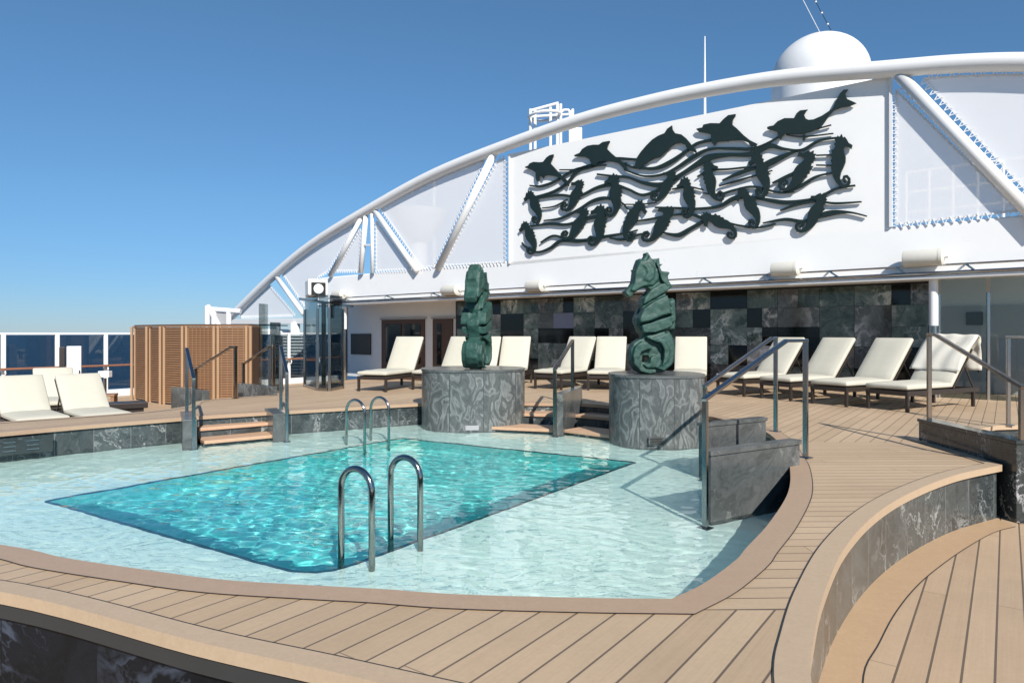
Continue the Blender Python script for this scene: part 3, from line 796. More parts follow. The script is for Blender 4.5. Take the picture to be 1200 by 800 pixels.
# ------------------------------------------------------------------ left side things
t = thing('side_table', 'small brown wooden side table behind the left pair of loungers', 'side table', (-8.05, 13.4, ZL), R(20))
bm = B(); box(bm, (0, 0, .4), (.5, .4, .04)); obj('table_top', bm, M['screenwood'], t, bevel=.006)
for s in (-1, 1):
    for q in (-1, 1):
        bm = B(); box(bm, (s * .21, q * .16, .19), (.06, .05, .38)); obj('leg', bm, M['screenwood'], t)
t = thing('low_table', 'low dark slab table on the deck right of the left loungers', 'low table', (-6.75, 11.95, ZL), R(35))
bm = B(); box(bm, (0, 0, .36), (.62, .45, .10)); obj('table_top', bm, M['wicker'], t, bevel=.01)
bm = B(); box(bm, (0, 0, .155), (.5, .36, .31)); obj('base', bm, M['wicker'], t)
t = thing('deck_locker', 'tall narrow white locker standing by the glass side rail', 'locker', (-9.62, 15.0, ZL), R(30))
bm = B(); box(bm, (0, 0, .68), (.27, .20, 1.3)); obj('cabinet', bm, M['white'], t, bevel=.01)
bm = B(); box(bm, (-.22, .05, .66), (.1, .3, 1.3)); obj('dark_side_panel', bm, M['wicker'], t, bevel=.005)
bm = B(); box(bm, (.1, -.135, .75), (.02, .02, .12)); obj('handle', bm, M['steel'], t)
t = thing('shower_post', 'short steel post with a small white box near the side rail', 'post', (-9.0, 15.1, ZL))
bm = B(); tube(bm, [(0, 0, 0), (0, 0, .62)], .03); obj('post', bm, M['steel'], t, smooth=True)
bm = B(); box(bm, (0, 0, .71), (.24, .14, .14)); obj('control_box', bm, M['white'], t, bevel=.01)

# side rail with glass
t = thing('side_railing', 'white side railing with glass panes and a brown wooden handrail over the sea', 'railing')
H = 1.6
bm = B(); bar(bm, Vector((*railp(-9)[:2], ZL + H)), Vector((*railp(7.4)[:2], ZL + H)), .07, .05); obj('top_rail', bm, M['white'], t, bevel=.01)
bm = B(); bar(bm, Vector((*(railp(-9) + AN * .12)[:2], ZL + .80)), Vector((*(railp(7.4) + AN * .12)[:2], ZL + .80)), .09, .045); obj('wooden_handrail', bm, M['railwood'], t, bevel=.012)
bm = B(); bar(bm, Vector((*railp(-9)[:2], ZL + .09)), Vector((*railp(7.4)[:2], ZL + .09)), .12, .18); obj('curb', bm, M['white'], t, bevel=.01)
for k in range(-8, 7):
    p = railp(k * 1.09)
    bm = B(); bar(bm, (p.x, p.y, ZL), (p.x, p.y, ZL + H), .07, .09, up=AD)
    q = p + AN * .12
    tube(bm, [(p.x, p.y, ZL + .66), ((p.x + q.x) / 2 + AN.x * .05, (p.y + q.y) / 2 + AN.y * .05, ZL + .64), (q.x + AN.x * .03, q.y + AN.y * .03, ZL + .7), (q.x, q.y, ZL + .78)], .016, 8)
    obj('post', bm, M['white'], t, bevel=.008)
    a, b = p + AD * .06, railp((k + 1) * 1.09) - AD * .06
    bm = B(); slab3(bm, [(a.x, a.y, ZL + .2), (b.x, b.y, ZL + .2), (b.x, b.y, ZL + H - .04), (a.x, a.y, ZL + H - .04)], AN * .01); obj('glass_pane', bm, M['glass_dark'], t)

# cedar slatted screen
t = thing('slatted_screen', 'faceted brown cedar slat enclosure standing on the lower deck', 'wood screen')
pts = [(157.5, 16.6), (175, 16.0), (191, 15.5), (217, 15.1), (254, 14.8), (292, 14.85), (304, 15.5)]
pw = [V((x - 600) / 800 * y, y) for x, y in pts]
zb, zt = ZL + .03, 1.30
for a, b in zip(pw, pw[1:]):
    d = (b - a); Ls = d.length; d.normalize(); n = V(d.y, -d.x)
    n = -n if n.y > 0 else n
    bm = B(); k = 0; z = zb + .03
    while z < zt - .03:
        bar(bm, Vector((a.x, a.y, z)), Vector((b.x, b.y, z)), .018, .034); z += .052
    nb = max(2, int(Ls / .1)) if a.x > -7.3 else 1
    for i in range(1, nb):
        q = a + d * (Ls * i / nb) + n * .014; bar(bm, Vector((q.x, q.y, zb)), Vector((q.x, q.y, zt)), .012, .014, up=n)
    bar(bm, Vector((a.x, a.y, zt)), Vector((b.x, b.y, zt)), .06, .03)
    q = -n * .05
    slab3(bm, [Vector((a.x, a.y, zb)) + q, Vector((b.x, b.y, zb)) + q, Vector((b.x, b.y, zt - .02)) + q, Vector((a.x, a.y, zt - .02)) + q], -n * .01, mi=1)
    obj('slat_panel', bm, [M['screenwood'], M['darkwood']], t)
for i, a in enumerate(pw):
    bm = B()
    for s in (-1, 1):
        q = a + V(s * .045, -.03)
        bar(bm, Vector((q.x, q.y, zb - .03)), Vector((q.x, q.y, zt + .0)), .05, .05, up=V(0, 1))
    obj('post', bm, M['screenpost'], t, bevel=.004)
bm = B(); q = [(p.x, p.y, zt + .016) for p in pw]; q2 = [(p.x + .25, p.y + 1.2, zt + .016) for p in reversed(pw)]
slab3(bm, q + q2, (0, 0, .025)); obj('roof_board', bm, M['darkwood'], t)

# glass windbreaks with steel posts (left of the loungers)
def windbreak(label, plan, z0, z1, mat, name='glass_windbreak', posts=True):
    t = thing(name, label, 'glass screen', (plan[0][0], plan[0][1], z0), 0, 'glass windbreak screens'); O = V(*plan[0])
    for a, b in zip(plan, plan[1:]):
        a = V(*a) - O; b = V(*b) - O; d = (b - a).normalized(); a2, b2 = a + d * .03, b - d * .03
        bm = B(); slab3(bm, [(a2.x, a2.y, .05), (b2.x, b2.y, .05), (b2.x, b2.y, z1 - z0), (a2.x, a2.y, z1 - z0)], V(-d.y, d.x) * .012); obj('glass_pane', bm, M[mat], t)
        bm = B(); bar(bm, Vector((a2.x, a2.y, .03)), Vector((b2.x, b2.y, .03)), .05, .06); obj('base_rail', bm, M['steel'], t)
    if posts:
        for p in plan:
            p = V(*p) - O; bm = B(); bar(bm, (p.x, p.y, 0), (p.x, p.y, z1 - z0 - .25), .05, .035, up=V(0, 1))
            for z in (.35, 1.0): box(bm, (p.x, p.y - .03, z), (.07, .03, .05))
            obj('post', bm, M['steel'], t, bevel=.004)
    return t
X = lambda px, y: (px - 600) / 800 * y
windbreak('tall dark glass windbreak corner under the loudspeaker', [(X(357, 14.6), 14.6), (X(372, 13.6), 13.6), (X(386, 13.5), 13.5), (X(402, 14.1), 14.1)], 0, 1.9, 'glass_dark')
windbreak('clear frameless glass panel next to the right end of the wood screen', [(X(303, 13.9), 13.9), (X(315, 14.3), 14.3)], 0, 1.75, 'glass', posts=False)
windbreak('low glass windbreak behind the right rail of the left steps', [(X(316, 12.8), 12.8), (X(330, 13.2), 13.2)], 0, 1.35, 'glass_dark')

# loudspeaker with arm and small spot
sp = V(X(371, 14), 14); t = thing('loudspeaker', 'white box loudspeaker with a dark square horn on a bracket over the glass', 'loudspeaker', (sp.x, sp.y, 2.0), R(28))
bm = B(); box(bm, (0, 0, .06), (.40, .34, .34), M=Matrix.Rotation(R(-6), 4, 'X')); obj('cabinet', bm, M['white'], t, bevel=.03, seg=3)
bm = B(); box(bm, (0, -.178, .045), (.29, .02, .26)); o = obj('grille', bm, M['black'], t, bevel=.02)
bm = B(); lathe(bm, [(0, .012), (.05, .012), (.1, 0), (0, 0)], seg=28); bmesh.ops.transform(bm, matrix=Matrix.Translation((0, -.19, .045)) @ Matrix.Rotation(R(90), 4, 'X'), verts=bm.verts); obj('cone', bm, M['grey_wall'], t, smooth=True)
bm = B(); tube(bm, [(0, .02, -.1), (0, .02, -.2)], .03); bar(bm, (-.35, 0, -.02 - .14), (.75, -.05, -.30), .07, .05); obj('bracket', bm, M['steel'], t)
t = thing('speaker_mast', 'slim steel mast carrying the loudspeaker beside the glass windbreak', 'mast', (X(379, 14), 14.02, 0))
bm = B(); tube(bm, [(0, 0, 0), (0, 0, 1.78)], .045, 14); obj('mast', bm, M['steel'], t, smooth=True)
bm = B(); tube(bm, [(.16, -.05, 1.45), (.16, -.05, 1.75)], .07, 14); obj('spot_head', bm, M['grey_door'], t, smooth=True)

# ------------------------------------------------------------------ superstructure
def TW(px, z, off=0):   # point of the front plane at height z
    p = T(px, 390, off); return Vector((p.x, p.y, z))
ZF0, ZF1 = 2.18, 3.10
t = thing('deckhouse', 'long white deckhouse front with fascia, marble mural wall and brown doors under its roof', 'building')
bm = B(); back = -NV_ * 7
a, b = TW(372, ZF0), TW(1420, ZF0)
bk = -NV_ * .5
slab3(bm, [a, b, b + Vector((0, 0, ZF1 - ZF0)), a + Vector((0, 0, ZF1 - ZF0))], bk)
obj('fascia', bm, M['fascia'], t, bevel=.04, seg=3)
bm = B(); a1, b1 = a + bk + NV_ * .01, b + bk + NV_ * .01
slab3(bm, [a1 + Vector((0, 0, .1)), b1 + Vector((0, 0, .1)), b1 + back + Vector((0, 0, .1)), a1 + back + Vector((0, 0, .1))], (0, 0, .72)); obj('roof', bm, M['white'], t)
# lower lip rods of the fascia
bm = B()
for off, zz, r in ((.10, ZF0 + .16, .018), (.16, ZF0 + .02, .03)):
    tube(bm, [TW(385, zz, off), TW(1420, zz, off)], r, 8)
for k in range(14):
    q = 400 + k * k * 1.5 + k * 50
    bar(bm, TW(q, ZF0 + .16, .10), TW(q + 12, ZF0 + .02, .16), .03)
    bar(bm, TW(q, ZF0 + .16, .10), TW(q, ZF0 + .16, -.02), .025)
obj('awning_rods', bm, M['steel'], t, smooth=True)
bm = B(); slab3(bm, [TW(372, ZF0 - .02, .14), TW(1420, ZF0 - .02, .14), TW(1420, ZF0 - .02, -.45), TW(372, ZF0 - .02, -.45)], (0, 0, -.06)); obj('soffit_lip', bm, M['fascia'], t, bevel=.02)
# wall, 1.6 m back
WO = -1.7
def WP(px, z, off=0): # px measured along the fascia plane rays -> intersect wall plane
    p = T(px, 390, WO + off); return Vector((p.x, p.y, z))
bm = B(); a, b = WP(404, ZL), WP(540, ZL); slab3(bm, [a, b, b + Vector((0, 0, 2.8)), a + Vector((0, 0, 2.8))], -NV_ * .2); obj('white_wall', bm, M['white'], t)
bm = B(); a, b = WP(1088, ZL), WP(1500, ZL); slab3(bm, [a, b, b + Vector((0, 0, 2.8)), a + Vector((0, 0, 2.8))], -NV_ * .2); obj('grey_wall', bm, M['grey_wall'], t)
bm = B(); a = WP(404, ZL); slab3(bm, [a, a - NV_ * 6, a - NV_ * 6 + Vector((0, 0, 2.8)), a + Vector((0, 0, 2.8))], UV_ * .2); obj('side_wall', bm, M['white'], t)
def wallbox(name, px0, px1, z0, z1, off, mat, par, th=.04, bev=0):
    bm = B(); a, b = WP(px0, z0, off), WP(px1, z0, off); slab3(bm, [a, b, Vector((b.x, b.y, z1)), Vector((a.x, a.y, z1))], -NV_ * th); return obj(name, bm, mat, par, bevel=bev)
w = wallbox('window', 411, 434, .35, 1.12, .05, M['black'], t)
for p0, p1 in ((447, 497), (507, 530)):
    dd = wallbox('door', p0, p1, ZL + .02, 1.62, .05, M['darkwood'], t)
    wallbox('frame', p0 - 2, p1 + 2, 1.62, 1.68, .055, M['grey_door'], dd)
    wallbox('glass_panel', p0 + 5, (p0 + p1) / 2 - 2, .1, 1.45, .07, M['mural_black'], dd, .02)
    if p1 - p0 > 30: wallbox('glass_panel', (p0 + p1) / 2 + 2, p1 - 5, .1, 1.45, .07, M['mural_black'], dd, .02)
for p0, p1, mm in ((1104, 1150, M['grey_door']), (1158, 1215, M['grey_door']), (1222, 1290, M['grey_door'])):
    dd = wallbox('door', p0, p1, ZL + .02, 1.66, .06, mm, t)
    wallbox('handle', p1 - 4, p1 - 2.5, .4, .9, .10, M['steel'], dd, .03)
wallbox('notice_board', 1132, 1152, 1.3, 1.55, .12, M['black'], t, .02)
# marble mosaic mural
bm = B(); random.seed(21)
pa, pb = WP(536, 0, .06), WP(1090, 0, .06); Lm = (pb - pa).length; dm = (pb - pa).normalized()
zs = [ZL, -.02, .40, .86, 1.28, 1.72, 2.14]
x = 0
def tile(x0, x1, z0, z1, mi, dpt=.0):
    g_ = .004; q = NV_ * (.02 + dpt)
    P0 = pa + dm * (x0 + g_) + q; P1 = pa + dm * (x1 - g_) + q
    vs = [Vector((P0.x, P0.y, z0 + g_)), Vector((P1.x, P1.y, z0 + g_)), Vector((P1.x, P1.y, z1 - g_)), Vector((P0.x, P0.y, z1 - g_))]
    slab3(bm, vs, -NV_ * .03, mi=mi)
while x < Lm - .05:
    wd = random.choice((.42, .55, .7, .9)); x1 = min(Lm, x + wd); i = 0
    while i < len(zs) - 1:
        h = random.choice((1, 1, 2)); j = min(len(zs) - 1, i + h)
        mi = random.choices((0, 1, 2, 3), (.38, .19, .37, .06))[0]
        if mi == 3 and j - i > 1: mi = 0
        if random.random() < .3 and wd > .6 and j - i == 1:
            mid = (x + x1) / 2; tile(x, mid, zs[i], zs[j], mi); tile(mid, x1, zs[i], zs[j], (mi + 2) % 3)
        else: tile(x, x1, zs[i], zs[j], mi, random.choice((0, 0, .004)))
        i = j
    x = x1
obj('marble_mural', bm, [M['mural_green'], M['mural_grey'], M['mural_black'], M['mural_skyrefl']], t)
bm = B(); a, b = WP(534, ZL, .04), WP(1092, ZL, .04); slab3(bm, [a, b, b + Vector((0, 0, 2.7)), a + Vector((0, 0, 2.7))], -NV_ * .15); obj('mural_backing', bm, M['plinth'], t)

# columns of the roof edge
for px, lab in ((1094, 'white roof column with a black foot beside the nearest lounger'), (404, 'slim steel roof column at the white corner of the deckhouse')):
    q = TW(px, ZL, -.1); c_ = thing('roof_column', lab, 'column', q)
    bm = B(); tube(bm, [(0, 0, 1.75), (0, 0, ZF0 - ZL - .06)], .075, 16); obj('shaft', bm, M['white'], c_, smooth=True)
    bm = B(); tube(bm, [(0, 0, 0), (0, 0, 1.75)], .08, 16); obj('sleeve', bm, M['steel'] , c_, smooth=True)
# glass screen at right
q0, q1, q2, q3 = (TW(x_, 0, -.15) for x_ in (1100, 1158, 1230, 1330))
tt = windbreak('grey glass screen with steel posts behind the nearest lounger at right', [(p.x, p.y) for p in (q0, q1, q2, q3)], ZL, 2.1, 'glass')

# cylinder lamps along the fascia
for i, (px, py, ln, rr, lab) in enumerate([(1081, 302, .60, .145, 'nearest cream cylindrical floodlight on the fascia, above the column'), (920, 315, .50, .14, 'cream cylindrical floodlight on the fascia right of the profile seahorse'), (627, 335, .48, .15, 'cream cylindrical floodlight on the fascia between the statues'), (528, 340, .58, .15, 'cream cylindrical floodlight on the fascia just left of the edge-on statue'), (397, 345, .5, .15, 'cream cylindrical floodlight at the left end of the fascia')]):
    c_ = T(px, py, .2); o = thing('floodlight', lab, 'lamp', c_, math.atan2(UV_.y, UV_.x), 'cylindrical floodlights along the fascia')
    Mx = Matrix.Rotation(R(90), 4, 'Y')
    bm = B(); lathe(bm, [(0, -ln / 2), (rr * .93, -ln / 2), (rr, -ln / 2 + .03), (rr, ln / 2 - .05), (rr * 1.04, ln / 2 - .05), (rr * 1.04, ln / 2), (rr * .6, ln / 2 + .03), (0, ln / 2 + .03)], seg=32); bmesh.ops.transform(bm, matrix=Mx, verts=bm.verts); obj('housing', bm, M['cream'], o, smooth=True)
    bm = B(); lathe(bm, [(0, ln / 2 + .03), (.03, ln / 2 + .03), (.03, ln / 2 + .09), (0, ln / 2 + .09)], seg=12); bmesh.ops.transform(bm, matrix=Mx, verts=bm.verts); obj('end_knob', bm, M['white'], o, smooth=True)

# arch truss
arch_px = [(250, 384), (267, 374.5), (315, 328), (366, 286), (432, 245.5), (510, 203.5), (597, 169), (678, 141), (750, 122), (825, 106), (920, 91), (1035, 81.5), (1120, 75), (1200, 73), (1300, 76), (1400, 84)]
ap = catmull([Vector((x, y, 0)) for x, y in arch_px], 5)
tr = thing('arch_truss', 'huge white tubular arch truss spanning above the deckhouse roof', 'truss')
bm = B(); tube(bm, [T(p.x, p.y, .1) for p in ap], .155, 20); obj('arch_tube', bm, M['white'], tr, smooth='all')
for (x0, y0, x1, y1, r) in [(324, 324, 356, 368, .09), (425, 253, 387, 323, .085), (429, 250, 423, 320, .085), (436, 248, 436.5, 320, .06), (440, 248, 489, 318, .09), (579, 180, 513, 315, .105), (1054, 88, 1225, 268, .105)]:
    bm = B(); tube(bm, [T(x0, y0, .08), T(x1, y1, .08)], r, 16); obj('strut', bm, M['white'], tr, smooth='all')
bm = B(); bar(bm, T(424, 287, .1), T(436, 287, .1), .06); obj('cross_piece', bm, M['white'], tr)
for x_ in (597, 1044):
    ya = 181 if x_ == 597 else 90; yb = 309 if x_ == 597 else 266
    bm = B(); bar(bm, T(x_, ya, .03), T(x_, yb, .03), .05, .05); obj('banner_post', bm, M['white'], tr)
bm = B(); bar(bm, T(256, 377, .05), T(372, 376, .05), .12, .2); obj('bottom_beam', bm, M['white'], tr, bevel=.01)
for x_ in (290, 326, 346, 365):
    p_ = T(x_, 378, .05)
    bm = B(); tube(bm, [p_, (p_.x, p_.y, ZL)], .17 if x_ == 346 else .06, 16); obj('leg', bm, M['white'], tr, smooth='all')
def archy(x): 
    for a, b in zip(ap, ap[1:]):
        if a.x <= x <= b.x: return a.y + (b.y - a.y) * (x - a.x) / (b.x - a.x)
    return 80
def archrun(x0, x1, gap=7, n=10): return [(x0 + (x1 - x0) * k / n, archy(x0 + (x1 - x0) * k / n) + gap * (1 + .5 * (x0 > 900))) for k in range(n + 1)]
panels = [
    (archrun(282, 316, 8) + [(345, 369), (284, 371)], 'small laced mesh panel at the low left end of the arch'),
    (archrun(332, 417, 8) + [(384, 318), (373, 324), (360, 363)], 'laced mesh panel between the first and second struts of the arch'),
    ([(423, 268), (421, 317), (394, 317)], 'narrow triangular mesh panel left of the twin upright struts'),
    ([(441, 259), (482, 315), (441, 317)], 'narrow triangular mesh panel right of the twin upright struts'),
    (archrun(447, 568, 8) + [(508, 312), (494, 313)], 'large laced mesh panel with a satellite dish showing through'),
    ([(583, 189), (592, 186), (592, 307), (520, 311)], 'tall laced mesh panel just left of the white banner'),
    ([(1050, 106), (1050, 263), (1195, 247)], 'big triangular laced mesh panel right of the banner'),
    (archrun(1082, 1330, 10) + [(1330, 236), (1222, 244)], 'large laced mesh panel at the upper right picture corner')]
for poly, lab in panels:
    pt = thing('mesh_panel', lab, 'mesh panel', (0, 0, 0), 0, 'white laced mesh panels of the arch')
    q = [T(x, y, .0) for x, y in poly]; bm = B(); slab3(bm, q, -NV_ * .006); obj('mesh_sheet', bm, M['mesh'], pt)
    cx = sum(p[0] for p in poly) / len(poly); cy = sum(p[1] for p in poly) / len(poly)
    bm = B(); n = len(poly)
    for i in range(n):
        a, b = q[i], q[(i + 1) % n]; dl = (b - a); Lg = dl.length
        if Lg < .05: continue
        dl.normalize(); o_ = dl.cross(NV_).normalized(); cc = T(cx, cy)
        if o_.dot(cc - a) > 0: o_ = -o_
        bar(bm, a + NV_ * .01, b + NV_ * .01, .03, .012, up=NV_)
        k = 0; s = .06
        while s < Lg - .03:
            p_ = a + dl * s + NV_ * .015
            bar(bm, p_ - o_ * .03, p_ + o_ * .09 + dl * .05, .02, .012, mi=1); bar(bm, p_ - o_ * .02 + dl * .1, p_ + o_ * .09 + dl * .05, .02, .012, mi=1)
            s += .13
    obj('lacing', bm, [M['white'], M['rope']], pt)
# banner
t = thing('banner', 'plain white banner wall carrying the dolphin and seahorse artwork', 'banner')
bm = B(); slab3(bm, [T(598, 180.5), T(1042, 89.5), T(1042, 268), T(598, 311)], -NV_ * .05); obj('banner_sheet', bm, M['white_fab'], t)

# artwork
art = thing('wall_artwork', 'dark green cut metal artwork of dolphins and seahorses swimming through waves', 'wall sculpture')
OA, OB = .03, .13
def cut(name, pts, off=OA, th=.035, smoothn=0):
    v = [Vector((x, y, 0)) for x, y in pts]
    if smoothn: v = catmull(v, smoothn, True)
    q = [T(p.x, p.y, off) for p in v]; bm = B(); slab3(bm, q, NV_ * th); return obj(name, bm, M['art'], art)
S = lambda ox, oy, k, l: [(ox + x / k, oy + y / k) for x, y in l]
D1 = S(600, 160, 10, [(162,358),(195,345),(215,318),(260,300),(330,305),(372,300),(410,250),(450,222),(492,212),(490,240),(460,300),(460,322),(500,365),(550,420),(600,470),(650,515),(675,560),(670,590),(620,545),(570,490),(500,465),(440,455),(385,462),(375,495),(355,470),(322,465),(325,520),(300,528),(285,480),(285,420),(240,395),(200,380),(162,370)])
D2 = S(600, 160, 10, [(738,222),(800,195),(830,150),(890,112),(960,100),(1025,100),(1070,68),(1150,55),(1150,72),(1125,110),(1120,150),(1170,200),(1230,250),(1290,290),(1350,360),(1370,420),(1320,380),(1260,320),(1190,300),(1100,290),(1020,300),(990,345),(960,340),(930,310),(915,270),(860,240),(800,238),(740,238)])
D3 = S(720, 130, 10, [(265,560),(320,480),(380,410),(450,340),(520,295),(595,265),(625,215),(680,175),(685,220),(715,265),(790,280),(840,320),(880,365),(915,410),(960,460),(975,505),(900,470),(855,435),(835,400),(780,380),(720,385),(655,435),(635,465),(580,510),(540,545),(470,560),(400,600),(350,640),(300,690),(245,670),(255,610)])
D4 = S(800, 110, 10, [(165,415),(200,405),(235,400),(250,365),(330,348),(440,350),(480,305),(540,255),(625,242),(620,270),(590,310),(585,365),(640,410),(720,490),(790,545),(880,590),(860,625),(800,615),(775,575),(700,548),(600,550),(480,560),(400,568),(382,612),(350,580),(335,540),(340,480),(300,465),(200,450),(180,435)])
D5 = S(890, 95, 10, [(95,545),(120,535),(170,525),(220,475),(300,440),(410,440),(440,385),(480,350),(570,340),(550,360),(525,400),(545,445),(580,460),(640,455),(740,410),(860,330),(900,240),(950,150),(990,110),(1040,105),(1005,155),(1030,215),(1140,265),(1060,300),(960,315),(870,350),(820,410),(750,510),(690,560),(600,600),(500,622),(400,622),(300,622),(270,652),(250,690),(228,660),(215,600),(150,580),(100,570)])
for d_ in (D1, D2, D3, D4, D5): cut('dolphin', d_, OA + .012)
SH = [(-.27,.16),(-.18,.12),(-.13,.05),(-.09,.01),(-.05,.03),(-.01,-.04),(.03,.02),(.08,-.01),(.09,.05),(.14,.07),(.11,.12),(.15,.16),(.12,.20),(.15,.26),(.21,.28),(.18,.34),(.22,.39),(.18,.43),(.21,.49),(.17,.53),(.19,.60),(.17,.70),(.13,.80),(.06,.90),(-.03,.97),(-.13,1.0),(-.22,.97),(-.27,.89),(-.26,.80),(-.19,.74),(-.10,.76),(-.08,.83),(-.12,.89),(-.17,.88),(-.16,.85),(-.13,.84),(-.14,.80),(-.18,.80),(-.21,.85),(-.19,.92),(-.12,.94),(-.05,.89),(-.02,.80),(-.04,.70),(-.09,.60),(-.13,.50),(-.13,.40),(-.09,.31),(-.07,.23),(-.10,.19),(-.18,.21),(-.25,.24)]
horses = [(620.5,224.5,634,261,1),(682,212,664,249.5,1),(720,205,721,255,1),(790,201,769,238,1),(803,208.5,811,255.5,1),(829,190,840,237.5,-1),(887,180,899,231.5,1),(953,179,920,227,1),(986,160,983,220.5,-1),(615,260.5,628,297,1),(688,245.5,664,283.5,1),(705,241,699,289.5,1),(752,236,731,281,-1),(787,243.5,759,286,1),(823.5,252,866,273,1),(869,221,891,265.5,1),(966,228,940,275,1)]
for (hx, hy, tx, ty, s) in horses:
    ax = Vector((tx - hx, ty - hy, 0)); h = ax.length; sl = math.atan2(-ax.x, ax.y)
    pts = []
    wd = .84
    for (x, y) in SH:
        X_, Y_ = x * h * wd * s, y * h
        pts.append((hx + X_ * math.cos(sl) - Y_ * math.sin(sl), hy + X_ * math.sin(sl) + Y_ * math.cos(sl)))
    cut('seahorse', pts, OA + .005, .04)
waves = [([(85,348),(120,350),(165,335),(215,305),(260,290),(330,282)], 3, 7), ([(180,298),(240,296),(300,280),(345,262)], 2.5, 3), ([(100,385),(160,368),(205,340),(240,300),(290,283),(350,262),(430,265),(480,262)], 4, 9),
 ([(355,262),(400,285),(440,292),(490,292),(540,270),(590,235),(625,212),(690,200),(720,205)], 4, 9), ([(395,300),(450,318),(510,312),(560,288),(610,255),(660,232),(730,230),(800,230),(860,205),(905,175)], 3.5, 8),
 ([(110,388),(180,378),(240,382),(300,355),(350,345),(400,360),(450,378),(520,350),(560,325)], 4, 8), ([(300,312),(350,318),(400,322),(450,340),(510,345),(560,318),(620,280),(660,258),(720,250),(790,248),(850,222),(900,232),(955,235),(1010,205),(1075,195)], 4, 14),
 ([(700,332),(745,312),(790,296),(830,285),(880,262),(930,240),(960,232)], 3, 14), ([(620,320),(660,300),(720,296),(780,290),(830,290)], 2.5, 6), ([(130,460),(185,452),(240,425),(285,398),(330,388),(375,400),(400,425)], 3, 8),
 ([(125,420),(165,414),(205,392)], 2.2, 3), ([(85,478),(150,470),(205,472),(260,455),(310,445),(345,440)], 3, 9), ([(120,530),(160,508),(205,518),(260,522),(330,510),(400,498),(430,490)], 3, 7),
 ([(60,530),(75,545),(110,560),(150,548),(185,525),(240,528),(290,522)], 3, 7), ([(340,515),(380,520),(430,505),(460,500)], 3, 7), ([(400,465),(470,455),(540,442),(600,440),(640,452),(700,462),(755,476),(820,482),(870,470)], 3.5, 7),
 ([(510,498),(560,506),(600,485),(640,462),(665,450)], 4, 13), ([(485,418),(560,420),(620,422),(690,414),(740,388),(790,385),(850,395),(900,402),(960,396),(1010,385),(1065,358),(1125,348)], 4, 10),
 ([(860,340),(905,320),(950,300),(990,288)], 3, 8), ([(900,372),(950,350),(1000,320),(1050,308)], 3, 8), ([(885,428),(940,408),(1000,398),(1060,405),(1145,400)], 3, 8), ([(830,468),(900,456),(960,462),(1010,445),(1060,434),(1110,434),(1162,446)], 3, 13),
 ([(640,372),(690,376),(740,362),(800,352),(880,370),(930,368)], 3, 6), ([(905,186),(960,192),(1055,182)], 2.5, 3), ([(1000,168),(1048,155)], 2.5, 4), ([(1000,252),(1055,250)], 3, 3), ([(1000,283),(1055,284)], 3, 3), ([(380,408),(440,408),(490,402)], 2.2, 3), ([(540,360),(590,352),(640,362)], 3, 4), ([(690,350),(740,335),(800,318),(860,300)], 2.2, 5), ([(960,205),(962,185)], 4, 4), ([(390,300),(392,275)], 5, 6)]
for pts, w0, w1 in waves:
    c_ = catmull([Vector((590 + x / 2.727, 90 + y / 2.727, 0)) for x, y in pts], 6); n = len(c_)
    up, dn = [], []
    for i, p in enumerate(c_):
        d_ = (c_[min(i + 1, n - 1)] - c_[max(i - 1, 0)]).normalized(); nn = Vector((-d_.y, d_.x, 0))
        w = (w0 + (w1 - w0) * (math.sin(PI * (i / (n - 1))) ** 1.5) * (.7 + .3 * math.sin(i * .35))) / 2.727 / 2 * 1.5
        up.append((p.x + nn.x * w, p.y + nn.y * w)); dn.append((p.x - nn.x * w, p.y - nn.y * w))
    cut('wave', up + dn[::-1], OA, .03)

# ------------------------------------------------------------------ roof equipment
rz = ZF1 - .1
D = 19.5; c_ = V(X(961, D), D); t = thing('radome', 'big white satellite radome dome rising behind the arch', 'radome', (c_.x, c_.y, rz))
rr = 54 * D / 800; zc = HC + (390 - 92) * D / 800 - rz
bm = B(); lathe(bm, [(rr * 1.0, zc - .95)] + [(rr * math.cos(a * PI / 2 / 14), zc + rr * .93 * math.sin(a * PI / 2 / 14)) for a in range(15)], seg=64); obj('dome', bm, M['white'], t, smooth='all')
bm = B(); lathe(bm, [(rr * 1.03, 0), (rr * 1.03, zc - .9), (rr, zc - .9), (0, zc - .9)], seg=64); obj('pedestal', bm, M['white'], t, smooth=True)
D = 21.0; c_ = V(X(826, D), D); t = thing('whip_antenna', 'thin white whip antenna standing above the banner', 'antenna', (c_.x, c_.y, rz))
bm = B(); zt_ = HC + (390 - 43) * D / 800 - rz; tube(bm, [(0, 0, 0), (0, 0, zt_ * .6), (0, 0, zt_)], [.055, .05, .018], 10); obj('whip', bm, M['white'], t, smooth=True)
D = 22.0; t = thing('ladder_cage', 'white ladder hoops and railing poking above the left end of the banner', 'ladder cage', (X(645, D), D, rz))
zz = lambda py: HC + (390 - py) * D / 800 - rz; xx = lambda px: (px - 645) / 800 * D
for px_, yb, yt in ((621.5, 175, 128), (627, 172, 129), (645, 168, 126), (653, 166, 120), (657, 166, 122), (668, 165, 130), (671, 165, 128)):
    bm = B(); tube(bm, [(xx(px_), 0, 0), (xx(px_), 0, zz(yt))], .05, 8); obj('upright', bm, M['white'], t, smooth=True)
bm = B(); tube(bm, [(xx(621.5), 0, zz(130)), (xx(654), 0, zz(121))], .05, 8); tube(bm, [Vector((xx(638) + .5 * math.cos(a) , .5 * math.sin(a), zz(136) + .05 * math.cos(a))) for a in [k * PI / 10 for k in range(21)]], .05, 8)
tube(bm, [(xx(657), 0, zz(132)), (xx(661), 0, zz(129)), (xx(666), 0, zz(129)), (xx(669), 0, zz(134))], .045, 8); tube(bm, [(xx(622), 0, zz(137)), (xx(670), 0, zz(134))], .045, 8); obj('hoops', bm, M['white'], t, smooth=True)
